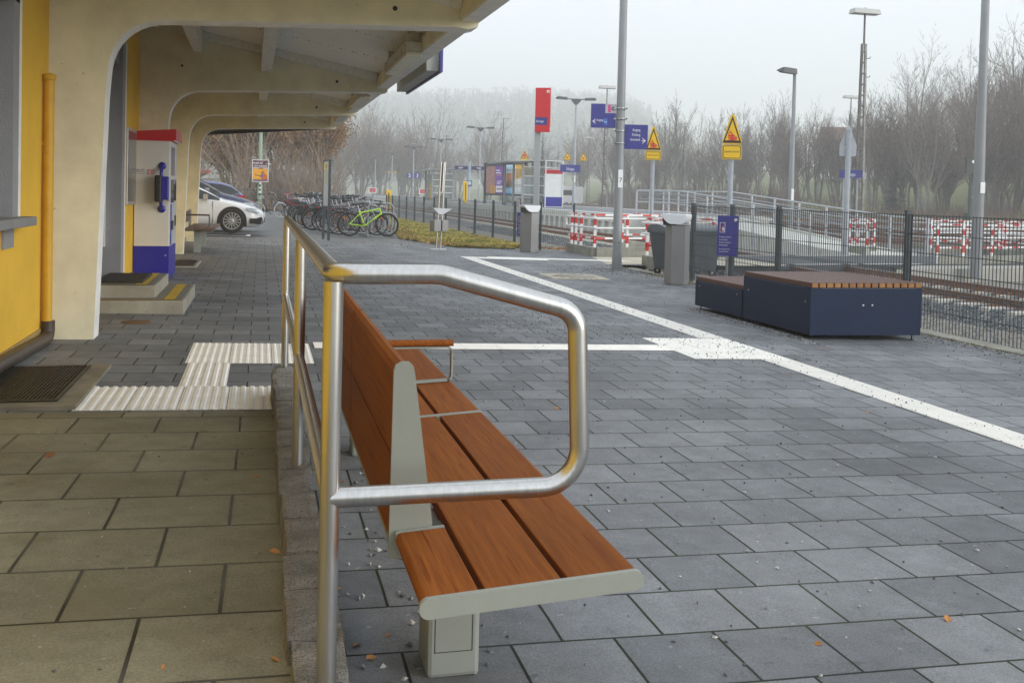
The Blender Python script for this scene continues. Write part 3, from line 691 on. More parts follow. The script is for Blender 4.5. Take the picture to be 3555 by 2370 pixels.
b = MB(); b.box(.33, .43, -.17, -.055, 1.02, 1.315, 0, .012); b.box(.26, .345, -.175, -.05, .99, 1.33, 1, .02)
hb = b.build('telephone_box', [tb, black], tm)
b = MB()
for z0, z1 in ((1.30, 1.45), (.90, 1.02)):
    b.tube(fillet([(.335, -.10, 1.16), (.335, -.10, (z0+z1)/2), (.335, -.02, z1 if z0 > 1 else z0)], .04), .022, 10); b.lathe([(0, -.018), (.045, -.018), (.05, -.003), (.05, 0)], 16, (.335, 0, z1 if z0 > 1 else z0), 0, 'y')
b.build('bracket', tb, hb)
b = MB(); b.box(.40, .44, -.15, -.07, 1.0, 1.02); b.build('latch', steel_dull, hb)

# covered bench, litter bin behind the third frame
cb = thing('wooden_bench', 'weathered wooden bench under the far end of the canopy', 'bench', (-1.2, 18.9, gz(-1.2)))
oldw = M('weathered_wood', (.13, .07, .045), .6, 0, .25, 2, st=(20, 1.5, 20))
b = MB()
for i in range(3): b.box(-.12+i*.175, .045+i*.175, 0, 2.6, .42, .455, 0, .006)
b.build('seat', oldw, cb)
b = MB(); b.beam((-.2, 0, .62), (-.2, 2.6, .62), .035, .2); b.build('backrest', oldw, cb)
for y in (.35, 2.2):
    b = MB(); b.box(.02, .14, y, y+.09, 0, .40); b.box(-.15, .36, y, y+.08, .39, .42); b.box(-.2, -.15, y, y+.06, .39, .75); b.build('leg', benchgrey, cb)
b = MB(); b.tube(fillet([(-.16, .5, .455), (-.16, .5, .68), (.28, .5, .68), (.28, .5, .455)], .03), .012, 8); b.box(-.17, .29, .48, .52, .685, .70, 1); b.build('armrest', [darkgrey, oldw], cb)
def litter_bin(name, label, loc, rz=0., s=1., src=None):
    if src: return dup(src, loc, rz, label)[0]
    t = thing(name, label, 'litter bin', loc, rz, 'pentagonal grey litter bins')
    P = [(-.17, -.02), (-.02, -.18), (.175, -.13), (.175, .17), (-.17, .17)]
    b = MB(); b.prism(P, .02, .93, 'xy'); b.prism([(p[0]*.92, p[1]*.92) for p in P], 0, .02, 'xy'); b.build('body', binsteel, t)
    b = MB(); b.prism([(p[0]*.99, p[1]*.99) for p in P], .93, .938, 'xy'); b.build('rim', darkgrey, t)
    # hood: a shallow boat-shaped tray of bent sheet, black block under its left lip put in for the mouth's shade
    b = MB(); n = 8
    low = [(-.21+.17*i/n, 1.10-.145*sin(pi/2*i/n)) for i in range(n+1)]+[(.06, .953)]+[(.11+.09*sin(pi/2*i/n), .953+.145*(1-cos(pi/2*i/n))) for i in range(n+1)]
    P2 = low+[(.195, 1.103), (-.205, 1.106)]
    b.prism(P2, -.18, .175, 'xz'); b.prism([(-.165, .935), (-.03, .935), (-.06, .97), (-.14, 1.0), (-.18, 1.05)], -.17, .165, 'xz', 1)
    b.build('hood', [binlid, black], t); return reg(t)
# ------------------------------------------------------------------ granite kerb with stainless handrail
rng = random.Random(3)
b = MB(); y = .9
while y < 6.1:
    l_ = rng.uniform(.24, .34); y1 = min(y+l_, 6.12); g_ = .006; nx, ny, nz = 4, 5, 4
    bm = bmesh.new(); bmesh.ops.create_cube(bm, size=1); bmesh.ops.subdivide_edges(bm, edges=bm.edges[:], cuts=4, use_grid_fill=True)
    x0, x1, z1 = .078+rng.uniform(-.006, .006), .203+rng.uniform(-.012, .012), .178+rng.uniform(-.006, .006)
    for v in bm.verts:
        c = v.co
        p = Vector((x0+(c.x+.5)*(x1-x0), y+g_+(c.y+.5)*(y1-y-2*g_), -.25+(c.z+.5)*(z1+.25)))
        e = max(abs(c.x), abs(c.y)) > .45 and c.z > .45
        if e: p.z -= .006; p.x -= .004*(1 if c.x > 0 else -1)
        p += Vector((mnoise.noise(p*9), mnoise.noise(p*9+Vector((5, 0, 0))), mnoise.noise(p*11+Vector((0, 7, 0)))))*.0065
        v.co = p
    bm.verts.index_update(); b.add([v.co[:] for v in bm.verts], [[v.index for v in f.verts] for f in bm.faces], 0, False); bm.free()
    y = y1
tag(b.build('granite_kerb', granite), 'rough-hewn granite kerb stones carrying the stainless handrail', 'kerb')
hr = thing('handrail', 'brushed stainless steel handrail with a looped end on the granite kerb', 'handrail', (.15, 2.13, 0))
TR = .0218
b = MB(); top = [(0, 3.94, 1.045), (0, 0, 1.046), (.225, 0, 1.046), (.535, 0, .963), (.552, 0, .575), (0, 0, .575)]
pts = fillet(top, [.055, .10, .06, .085], 8)
b.tube(pts[:-1]+[(.0, 0, .575)], TR, 16); b.lathe([(0, 3.94), (TR, 3.94)], 16, (0, 0, 1.045), 0, 'y'); b.build('top_rail', steel, hr)
b = MB(); b.tube(fillet([(.06, 0, .575), (0, 0, .575), (0, .06, .575)], .04)+[(0, 3.92, .59)], TR-.0015, 14); b.build('middle_rail', steel, hr)
for y, z in ((0, .16), (1.77, .16), (3.92, .15)):
    b = MB(); b.tube([(0, y, z), (0, y, 1.03)], TR-.001, 16); b.build('post', steel, hr)

# ------------------------------------------------------------------ the wooden bench
bn = thing('wooden_bench', 'reddish wooden bench with grey-green metal frame behind the handrail loop', 'bench', (.318, 1.93, 0))
def plankpoly(x0, x1, z0, z1, rl, rr, n=5):
    P = []
    def arc(cx, cz, r, a0, a1): return [(cx+r*cos(a0+(a1-a0)*i/n), cz+r*sin(a0+(a1-a0)*i/n)) for i in range(n+1)]
    P += arc(x1-rr, z0+rr, rr, -pi/2, 0)+arc(x1-rr, z1-rr, rr, 0, pi/2)+arc(x0+rl, z1-rl, rl, pi/2, pi)+arc(x0+rl, z0+rl, rl, pi, 1.5*pi); return P
def rot(P, a): return [(x*cos(a)-z*sin(a), x*sin(a)+z*cos(a)) for x, z in P]
SEAT = .422; TL = radians(3.6)
def seatP(x0, x1, rl, rr): return [(x, z+SEAT) for x, z in rot(plankpoly(x0, x1, -.034, .0, rl, rr), TL)]
for y0, y1 in ((.012, 1.53), (1.555, 3.06)):
    for j, (x0, x1, rl, rr) in enumerate(((.0, .117, .015, .003), (.130, .290, .003, .003), (.303, .458, .003, .016))):
        ya, yb = y0, y1
        if j == 0 and y0 < 1: yb = .40
        if j == 0 and y0 > 1: continue
        b = MB(); b.prism(seatP(x0, x1, rl, rr), ya, yb, 'xz'); b.build('seat_plank', wood, bn)
b = MB(); P = [(x, z+SEAT) for x, z in rot(plankpoly(-.006, .462, -.038, .003, .0195, .0195, 7), TL)]
b.prism(P, -.002, .012, 'xz'); b.build('end_cap', benchgrey, bn)
b = MB(); P = [(x, z+SEAT) for x, z in rot(plankpoly(.09, .462, -.038, .003, .01, .019, 7), TL)]
b.prism(P, 1.531, 1.537, 'xz'); b.build('divider', benchgrey, bn); b = MB(); b.prism(P, 1.546, 1.552, 'xz'); b.build('divider', benchgrey, bn); b = MB(); b.prism(P, 3.06, 3.072, 'xz'); b.build('divider', benchgrey, bn); b = MB()
b.prism([(x, z+SEAT) for x, z in rot(plankpoly(.0, .117, -.038, .004, .006, .003), TL)], .402, .410, 'xz')
b.build('divider', benchgrey, bn)
b = MB()    # back plate: tapering upright with rounded head
P = [(-.014, .36), (.088, .36), (.088, SEAT+.02)]+[(.088-.048*t_, SEAT+.02+(.352)*t_) for t_ in (.25, .5, .75, 1)]+[(.036, .812), (.026, .822), (.008, .822), (-.006, .815), (-.010, .80)]
b.prism(P, .412, .424, 'xz'); b.build('back_plate', benchgrey, bn)
for y0, y1 in ((.426, 1.531), (1.552, 3.06)):
    for (t0, t1) in ((0., .475), (.495, 1.0)):
        z0, z1 = .39+.425*t0, .39+.425*t1
        b = MB()
        xf = lambda z: .078-.048*(z-.44)/.35
        if t1 < 1: P = [(-.006, z0), (xf(z0), z0), (xf(z1), z1), (-.008, z1)]
        else: P = [(-.008, z0), (xf(z0), z0), (xf(z1-.02), z1-.02), (.026, z1-.004), (.012, z1), (-.002, z1-.006), (-.009, z1-.02)]
        b.prism(P, y0, y1, 'xz'); b.build('backrest_board', wood, bn)
for y in (.56, 2.74):
    b = MB(); b.box(.108, .244, y, y+.145, -.012, SEAT-.05, 0, .012); b.box(.06, .42, y+.02, y+.12, SEAT-.05, SEAT-.034)
    zz = SEAT-.06
    for (xa, xb, za, zb) in ((.127, .225, .055, .0565), (.127, .225, zz-.001, zz), (.127, .1285, .055, zz), (.2235, .225, .055, zz)): b.box(xa, xb, y-.0012, y+.001, za, zb, 1)
    b.build('leg', [benchgrey, blackink], bn)
b = MB(); b.beam((.02, .44, SEAT-.05), (.02, 3.05, SEAT-.05), .03, .05); b.beam((.30, .60, SEAT-.055), (.30, 3.0, SEAT-.055), .03, .03); b.build('under_rail', benchgrey, bn)
b = MB(); y = 2.13; z0 = SEAT+.022
fl = fillet([(.06, y, SEAT+.012), (.452, y, SEAT+.034), (.452, y, SEAT+.168), (.05, y, SEAT+.168)], .02, 4)
for i in range(len(fl)-1): b.beam(fl[i], fl[i+1]+(fl[i+1]-fl[i])*.03, .035, .007, 0, up=(1, 0, 0) if abs((fl[i+1]-fl[i]).normalized().z) > .7 else (0, 0, 1))
ar = b.build('armrest', benchgrey, bn)
b = MB(); b.prism(plankpoly(y-.024, y+.024, SEAT+.173, SEAT+.197, .010, .010), .05, .455, 'yz'); b.build('armrest_pad', wood, ar)

# ------------------------------------------------------------------ slate-blue deck seats
def deckseat(name, label, x, y0, y1, h, wd, panel_y):
    t = thing(name, label, 'deck seat', (x, y0, gz(x)))
    zs = lambda q: -K*q
    b = MB(); ht = h-.05
    V = [(0, 0, .045), (wd, 0, .03), (wd, y1-y0, .03), (0, y1-y0, .045), (0, 0, ht), (wd, 0, ht), (wd, y1-y0, ht), (0, y1-y0, ht)]
    b.add(V, [(0, 3, 2, 1), (4, 5, 6, 7), (0, 1, 5, 4), (1, 2, 6, 5), (2, 3, 7, 6), (3, 0, 4, 7)]); b.build('body', boxblue, t)
    b = MB(); e = .002                       # lighter blue strip below the top, seams and screw heads
    b.box(.12, wd-.06, -e, .004, ht-.010, ht-.004, 1); b.box(-e, .004, .10, (y1-y0)-.12, ht-.012, ht-.005, 1)
    for q, z in panel_y[0]: b.lathe([(.011, -.004), (.008, -.006), (0, -.006)], 10, (q, 0, z), 0, 'y')
    for q, z in panel_y[1]: b.lathe([(.011, -.004), (.008, -.006), (0, -.006)], 10, (0, q, z), 0, 'x')
    for q, z in panel_y[2]: b.lathe([(.010, -.002), (0, -.003)], 10, (q, 0, z), 2, 'y')
    for (za, zb, ya_, yb_) in ((.17, .172, .05, y1-y0-.05),): b.box(-e, .003, ya_, yb_, za, zb, 2)
    b.box(-e, .003, .05, .053, .05, .17, 2)
    b.build('panel_fittings', [steel_dull, M('panel_strip_blue', (.05, .08, .13), .4), M('panel_seam', (.008, .014, .026), .5)], t)
    n = round(wd/.082); b = MB()
    for i in range(n):
        x0 = i*wd/n; b.box(x0+.007, x0+wd/n-.007, -.004, y1-y0, ht, h, 0, .004)
        b.quad((x0+.008, -.0055, ht+.003), (x0+wd/n-.008, -.0055, ht+.003), (x0+wd/n-.008, -.0055, h-.004), (x0+.008, -.0055, h-.004), 1)
    b.build('deck_slats', [wooddark, woodend], t)
    for (px, py) in ((.05, .06), (wd-.06, .05), (.05, y1-y0-.06), (wd-.06, y1-y0-.06)): b = MB(); b.lathe([(.02, -K*px), (.02, -K*px+.008), (.007, -K*px+.008), (.007, .06)], 8, (px, py, 0)); b.build('levelling_foot', black, t)
    return t
deckseat('deck_seat', 'slate-blue box seat with wooden slat top, larger and higher one by the fence', 5.14, 8.68, 10.07, .55, 1.22, ([(.57, .33), (.67, .33)], [(.09, .36), (1.27, .36)], [(.08, .30), (1.14, .28), (.5, .16), (.1, .14)]))
deckseat('deck_seat', 'slate-blue box seat with wooden slat top, lower one joined behind the larger', 5.13, 10.075, 11.3, .395, 1.18, ([], [(.12, .285), (1.1, .285)], []))

# ------------------------------------------------------------------ litter bins, wheeled container
bA = litter_bin('litter_bin', 'pentagonal grey litter bin standing in front of the red station stele', (6.15, 22.95, gz(6.15)), radians(6))
litter_bin('', 'pentagonal grey litter bin beside the low blue box seat', (6.33, 14.72, gz(6.33)), radians(-38), src=bA)
wc = thing('waste_container', 'large dark grey wheeled waste container behind the mesh fence', 'waste container', (7.38, 16.75, gz(7.4)))
binpl = M('container_plastic', (.062, .072, .085), .45, 0, .1, 4)
wc.scale = (.8, .8, .8)
b = MB(); b.add([(-.55, -.42, .14), (.55, -.42, .14), (.55, .42, .14), (-.55, .42, .14), (-.66, -.52, .98), (.66, -.52, .98), (.66, .52, .98), (-.66, .52, .98)], [(0, 3, 2, 1), (4, 5, 6, 7), (0, 1, 5, 4), (1, 2, 6, 5), (2, 3, 7, 6), (3, 0, 4, 7)])
for x in (-.35, 0, .35): b.add([(x-.03, -.44, .2), (x+.03, -.44, .2), (x+.03, -.515, .9), (x-.03, -.515, .9)], [(0, 1, 2, 3)])
b.box(-.70, .70, -.56, .56, .93, 1.02, 0, .02); b.build('body', binpl, wc)
b = MB(); n = 8; P = [(-.58, 1.02), (.58, 1.02)]+[(.58*cos(pi*i/n), 1.03+.11*sin(pi*i/n)) for i in range(n+1)]; b.prism(P, -.70, .70, 'yz'); b.box(-.72, .72, -.62, -.56, 1.0, 1.06, 0, .015); b.build('lid', M('container_lid', (.105, .125, .145), .4, 0, .1, 4), wc)
for sx in (-.5, .5):
    for sy in (-.36, .36):
        b = MB(); b.torus((sx, sy, .09), .06, .03, 'y', 16, 6); b.lathe([(.06, -.02), (.06, .02)], 12, (sx, sy, .09), 0, 'y'); b.build('wheel', black, wc)

# ------------------------------------------------------------------ poles and signs
def pole(b, x, y, z0, z1, r0, r1, n=16, mi=0): b.lathe([(r0, z0), (r0+(r1-r0)*.5, (z0+z1)/2), (r1, z1), (0, z1)], n, (x, y, 0), mi)
lp = thing('lamp_post', 'tall grey lamp post carrying two blue exit signs', 'lamp post', (6.44, 17.7, gz(6.44)))
b = MB(); b.lathe([(.092, -.05), (.092, .30), (.085, .31), (.080, 3), (.058, 8.2), (0, 8.2)], 20); b.lathe([(.024, 0), (.024, .01), (0, .014)], 10, (.0, -.0, 0)); b.lathe([(.02, -.088), (0, -.094)], 8, (.01, 0, .52), 0, 'y'); b.build('pole', polegrey, lp)
b = MB(); b.box(-.045, .045, -.086, -.078, 1.53, 1.86, 0); b.text('7', .12, (0, -.088, 1.63), (1, 0, 0), ONE, 1, 1, 'c'); b.build('number_plate', [white, blackink], lp)
def arrow(b, o, r, u, L_, H, th, mi):
    o, r, u = Vector(o), Vector(r), Vector(u)
    b.flat([(0, -th/2), (L_*.9, -th/2), (L_*.9, th/2), (0, th/2)], o, r, u, mi)
    b.flat([(L_, 0), (L_-H*.55, H/2), (L_-H*.55-th*1.1, H/2), (L_-th*1.3, 0), (L_-H*.55-th*1.1, -H/2), (L_-H*.55, -H/2)], o, r, u, mi)
def rotbox_sign(name, label, cat, loc, rz, wd, ht, dp, mats):
    t = thing(name, label, cat, loc, rz); return t
s1 = thing('direction_sign', 'blue exit sign with left arrow and bus symbols, left of the lamp post', 'sign', (6.42, 17.7, gz(6.44)), radians(-12))
b = MB(); x1, x0, z0, z1 = -.07, -.53, 2.63, 3.07
b.box(x0, x1, -.02, .05, z0, z1); b.box(x1-.20, x1, -.0225, -.02, z1-.17, z1, 1)
b.box(x1-.15, x1-.10, -.024, -.0225, z1-.155, z1-.02, 2); b.lathe([(.035, -.024), (0, -.0245)], 16, (x1-.055, 0, z1-.085), 3, 'y'); b.text('Bus', .03, (x1-.055, -.026, z1-.095), (1, 0, 0), ONE, 4, .8, 'c')
arrow(b, (x0+.08, -.022, z0+.115), (-1, 0, 0), ONE, .055, .09, .012, 4)
b.text('Ausgang', .062, (x0+.10, -.022, z0+.12), (1, 0, 0), ONE, 4, .62); b.box(x1-.22, x1-.16, -.0225, -.02, z0+.055, z0+.17, 5); b.text('P+R', .045, (x1-.19, -.025, z0+.09), (1, 0, 0), ONE, 4, .6, 'c')
b.build('panel', [blue, M('sign_grey', (.42, .42, .44), .5), M('magenta', (.62, .05, .22), .5), M('navy_disc', (.05, .07, .16), .5), whitetxt, M('p_blue', (.05, .16, .5), .5)], s1)
for z in (z0+.17, z0+.36):
    b = MB(); b.lathe([(.088, z-.012), (.094, z-.012), (.094, z+.012), (.088, z+.012)], 20, (.02, 0, 0)); b.box(-.11, -.06, -.03, .03, z-.012, z+.012); b.lathe([(.012, -.11), (.012, .11)], 8, (.02+.1, 0, z), 0, 'y'); b.build('clamp', steel_dull, s1)
s2 = thing('direction_sign', 'blue exit sign with right arrow towards the town centre, right of the lamp post', 'sign', (6.46, 17.7, gz(6.44)), radians(-14))
b = MB(); x0, x1, z0, z1 = .06, .49, 2.25, 2.70
b.box(x0, x1, -.03, .05, z0, z1); cx = x0+.33
for i, tx in enumerate(('Ausgang', 'Richtung', 'Innenstadt')): b.text(tx, .07, (x0+.29, -.032, z0+.33-.088*i), (1, 0, 0), ONE, 1, .62, 'r')
arrow(b, (x0+.32, -.032, z0+.155), (1, 0, 0), ONE, .075, .10, .013, 1)
b.box(x1, x1+.001, -.01, .02, z0+.07, z0+.13, 2)
b.build('panel', [blue, whitetxt, M('sticker', (.7, .7, .72), .5)], s2)
for z in (z0+.1, z0+.33):
    b = MB(); b.lathe([(.088, z-.012), (.094, z-.012), (.094, z+.012), (.088, z+.012)], 20, (-.02, 0, 0)); b.box(.06, .11, -.03, .03, z-.012, z+.012); b.lathe([(.012, -.11), (.012, .11)], 8, (-.12, 0, z), 0, 'y'); b.build('clamp', steel_dull, s2)
# red stele
rs = thing('station_stele', 'tall red station stele with a blue name plate on a grey pole', 'sign', (6.68, 24.35, gz(6.7)), radians(-24))
b = MB(); b.box(-.07, .07, -.055, .055, -.05, 3.78); b.build('pole', M('stele_pole', (.40, .42, .43), .4, .2, .05, 4), rs)
b = MB(); x0, x1, z0, z1 = -.05, .32, 2.93, 4.02
b.box(x0, x1, -.17, -.056, z0, z1); b.box(x1-.09, x1-.02, -.172, -.17, z1-.12, z1-.06, 1); b.text('DB', .045, (x1-.055, -.174, z1-.105), (1, 0, 0), ONE, 0, .8, 'c'); b.box(x0, x1-.07, -.173, -.17, z0+.17, z0+.36, 2); b.text('Schongau', .085, (x0+.025, -.175, z0+.235), (1, 0, 0), ONE, 1, .62)
b.box(x1, x1+.0015, -.13, -.10, z0+.05, z0+.12, 1)
b.build('panel', [signred, whitetxt, blue], rs)
# pointed track-warning signs
def tri_sign(name, label, loc, rz, zt, wd=.40, hd=.62, pl=.30, back=False, pr=.05):
    t = thing(name, label, 'warning sign', loc, rz)
    b = MB(); b.lathe([(pr, -.6), (pr, zt-.12), (0, zt-.12)], 14); b.build('pole', galv, t)
    b = MB(); h = wd/2; zb = zt-hd; yb = -pr-.015
    A = [(-h+.02, zb), (h-.02, zb), (h, zb+.05), (.03, zt-.01), (0, zt), (-.03, zt-.01), (-h, zb+.05)]
    if not back:
        b.prism(A, yb, yb+.01, 'xz', 0, 4); q = .03
        def tri(s_, dy, mi):
            c = (zb+.02, zt-.03); hh = (h-.01)*s_
            b.flat([(-hh, c[0]+(1-s_)*.20), (hh, c[0]+(1-s_)*.20), (0, c[1]-(1-s_)*.36)], (0, yb-dy, 0), (1, 0, 0), ONE, mi)
        tri(1., .002, 1); tri(.76, .004, 0)
        # red train
        y_ = yb-.006; s_ = wd
        def fl(P): b.flat([(p[0]*s_, zb+p[1]*s_) for p in P], (0, y_, 0), (1, 0, 0), ONE, 2)
        fl([(-.20, .28), (-.20, .52), (-.17, .62), (-.02, .62), (.02, .52), (.24, .36), (.24, .26), (.0, .22)]); fl([(-.24, .17), (.24, .20), (.24, .23), (-.2, .22)]); fl([(-.10, .62), (-.08, .62), (-.08, .70), (-.10, .70)]); fl([(-.16, .70), (-.02, .70), (-.02, .72), (-.16, .72)])
        b.flat([(-.16*s_, zb+.48*s_), (-.05*s_, zb+.48*s_), (-.05*s_, zb+.56*s_), (-.14*s_, zb+.56*s_)], (0, y_-.002, 0), (1, 0, 0), ONE, 0)
        for q in (-.15, -.07): b.lathe([(.022*s_, y_-.002), (0, y_-.003)], 8, (q*s_, 0, zb+.36*s_), 0, 'y')
        for q in (.05, .10, .15): b.flat([(q*s_, zb+.33*s_), (q*s_+.02*s_, zb+.325*s_), (q*s_+.02*s_, zb+.38*s_), (q*s_, zb+.40*s_)], (0, y_-.002, 0), (1, 0, 0), ONE, 0)
        b.build('warning_panel', [yellow, blackink, red, white, signback], t)
        b = MB(); P = plankpoly(-h, h, zb-pl, zb-.015, .03, .03); b.prism(P, yb, yb+.01, 'xz', 0, 3)
        b.flat(plankpoly(-h+.015, h-.015, zb-pl+.015, zb-.03, .03, .03), (0, yb-.002, 0), (1, 0, 0), ONE, 1); b.flat(plankpoly(-h+.028, h-.028, zb-pl+.028, zb-.043, .025, .025), (0, yb-.004, 0), (1, 0, 0), ONE, 0)
        b.text('Zugverkehr beachten!', .055, (0, yb-.006, zb-pl*.55), (1, 0, 0), ONE, 1, .62*wd/.4, 'c'); b.build('text_panel', [yellow, blackink, red, signback], t)
    else:
        A2 = [(-h+.03, zb-pl), (h-.03, zb-pl), (h, zb-pl+.03), (h, zb+.05), (.03, zt-.01), (0, zt), (-.03, zt-.01), (-h, zb+.05), (-h, zb-pl+.03)]
        b.prism(A2, pr+.005, pr+.015, 'xz'); b.box(-.03, .03, pr-.01, pr+.005, zt-.2, zt-.14, 1); b.box(-.09, .09, pr-.03, pr+.006, zb-.03, zb, 1); b.build('warning_panel', [signback, white], t)
    return t
tri_sign('warning_sign', 'yellow train warning sign at the near side of the crossing, behind the slatted seats', (8.72, 17.75, -.19), radians(-20), 3.04, .37, .57, .29)
tri_sign('warning_sign', 'yellow train warning sign at the far side of the path, seen beyond the lamp post', (9.85, 24.55, -.21), radians(-20), 3.27, .40, .62, .24)
tri_sign('warning_sign', 'grey unprinted back of a pointed warning sign on a pole by the ramp foot', (15.35, 24.25, -.25), radians(-24), 3.55, .44, .58, .25, True, .07)
tri_sign('warning_sign', 'grey back of a pointed warning sign cut off by the right edge of the photo', (19.35, 19.6, -.25), radians(-30), 3.85, .50, .65, .28, True, .06)

tri_sign('warning_sign', 'small yellow warning triangle with text plate on the platform, between boards and shelter', (17.6, 67.5, .51), 0, 3.75, .62, .55, .30)
# info stand: two dark posts with a framed timetable
it = thing('timetable_stand', 'narrow timetable board on two black posts in front of the bicycles', 'timetable board', (1.67, 26.95, gz(1.62)), radians(-84))
b = MB()
for x in (-.42, .42): b.box(x-.03, x+.03, -.03, .03, -.05, 2.05)
b.build('posts', fencegrey, it)
b = MB(); b.box(-.39, .39, -.02, .02, .80, 2.05); b.box(-.36, .36, -.023, -.02, .84, 2.0, 1); b.box(-.36, .36, -.0245, -.023, 1.80, 1.97, 2); b.box(-.3, -.05, -.0245, -.023, 1.45, 1.7, 3); b.box(-.1, .1, -.0245, -.023, 1.84, 1.93, 3)
b.box(-.36, .36, -.025, -.023, 1.42, 1.80, 4)
b.build('board', [fencegrey, M('paper', (.52, .54, .58), .5), M('paper_yellow', (.62, .52, .22), .5), M('paper_print', (.14, .14, .16), .6, 0, .6, 30), M('paper_green', (.46, .48, .40), .5)], it)
# ash-and-info stele with two steel posts
ash = thing('ashtray_stele', 'slim steel stele with a funnel ashtray and a narrow picture panel, on the paving edge', 'ashtray', (3.98, 22.95, gz(3.98)), radians(24))
b = MB(); b.lathe([(.20, 0), (.19, .012), (0, .014)], 20); b.build('base_plate', steel_dull, ash)
for x in (-.055, .06):
    b = MB(); b.tube([(x, 0, 0), (x+.09, 0, 2.02)], .021, 10); b.build('post', steel, ash)
b = MB(); b.beam((.055, .0, 1.32), (.085, 0, 2.0), .11, .02, 0); b.add([(.0, -.014, 1.36), (.10, -.014, 1.36), (.13, -.014, 1.97), (.035, -.014, 1.97)], [(0, 1, 2, 3)], 1); b.build('picture_panel', [steel_dull, M('dark_print', (.06, .035, .03), .4, 0, .8, 14, col2=(.30, .24, .2))], ash)
b = MB(); b.add([(-.25, -.13, .96), (.28, -.13, .94), (.28, .13, .94), (-.25, .13, .96), (-.02, -.05, .81), (.10, -.05, .81), (.10, .05, .81), (-.02, .05, .81)], [(4, 7, 6, 5), (0, 1, 5, 4), (1, 2, 6, 5), (2, 3, 7, 6), (3, 0, 4, 7)]); b.add([(-.24, -.12, .945), (.27, -.12, .925), (.27, .12, .925), (-.24, .12, .945)], [(0, 1, 2, 3)], 1); b.build('funnel', [binlid, black], ash)
b = MB(); b.box(-.19, .0, -.11, .09, .42, .68, 0, .01); b.box(.03, .20, -.11, .09, .42, .68, 0, .01); b.build('container', [binsteel], ash)
# ------------------------------------------------------------------ mesh fences
def fence(name, label, pts, zt, zb, spacing, dense=True, step=.05, r=.0034):
    t = thing(name, label, 'fence', (pts[0][0], pts[0][1], 0)); ox, oy = pts[0][:2]
    for i in range(len(pts)-1):
        (xa, ya), (xb, yb) = pts[i][:2], pts[i+1][:2]; l_ = sqrt((xb-xa)**2+(yb-ya)**2); n = max(1, round(l_/spacing)); dx, dy = (xb-xa)/l_, (yb-ya)/l_
        for k in range(n):
            b = MB(); s0, s1 = l_*k/n+.03, l_*(k+1)/n-.03
            P = lambda s, z, o=0: (xa-ox+dx*s-dy*o, ya-oy+dy*s+dx*o, z)
            m = int((s1-s0)/step)
            for j in range(m+1): s = s0+(s1-s0)*j/m; b.beam(P(s, zb), P(s, zt), r*2, r*2)
            q = 0
            while zb+.03+q*.2 <= zt:
                z = zt-.012-q*.2 if zt-.012-q*.2 > zb else zb+.02
                for o in ((-.006, .006) if dense else (0,)): b.beam(P(s0, z, o), P(s1, z, o), r*2.2, r*2.2)
                q += 1
            b.build('mesh_panel', fencegrey, t)
    seen = []
    for i in range(len(pts)-1):
        (xa, ya), (xb, yb) = pts[i][:2], pts[i+1][:2]; l_ = sqrt((xb-xa)**2+(yb-ya)**2); n = max(1, round(l_/spacing)); a = atan2(yb-ya, xb-xa)
        for k in range(n+1):
            x, y = xa+(xb-xa)*k/n, ya+(yb-ya)*k/n
            if any(abs(x-u)+abs(y-v) < .1 for u, v in seen): continue
            seen.append((x, y)); b = MB(); X, Y = Vector((cos(a), sin(a), 0)), Vector((-sin(a), cos(a), 0))
            b.obox((x-ox, y-oy, (zt+.03+zb-.3)/2), X, Y, (0, 0, 1), .02, .03, (zt+.03-zb+.3)/2); b.obox((x-ox, y-oy, zt+.034), X, Y, (0, 0, 1), .025, .035, .006)
            b.obox(Vector((x-ox, y-oy, (zt+zb)/2))-Y*.036, X, Y, (0, 0, 1), .028, .0045, (zt-zb)/2)
            for q in range(5): b.add([Vector((x-ox, y-oy, zb+.1+q*(zt-zb-.15)/4))-Y*.043+X*u*.01+Vector((0, 0, v*.01)) for u, v in ((-1, -1), (1, -1), (1, 1), (-1, 1))], [(0, 1, 2, 3)], 1)
            b.build('post', [fencegrey, steel_dull], t)
    return t
fence('mesh_fence', 'dark grey mesh fence along the tracks behind the slate-blue seats', [(6.87, 3.99), (6.87, 12.48), (6.87, 13.89), (6.87, 15.3)], 1.11, -.10, 2.83)
fence('mesh_fence', 'dark grey mesh fence along the grass strip beside the bicycle stands', [(7.70, 24.4), (6.87, 24.56), (6.87, 57.0)], 1.0, -.12, 2.70, False, .05, .0016)
fs = thing('bicycle_ban_sign', 'blue sign with no-bicycle symbol hung on the fence above the low box seat', 'sign', (6.77, 13.82, 0), radians(-30))
DE = ['Das Abstellen von Fahrrädern', 'ist hier nicht gestattet.', 'Nutzen Sie die vorgesehenen', 'Fahrradabstellanlagen.'], ['Widerrechtlich abgestellte Fahrräder', 'werden kostenpflichtig entfernt.']
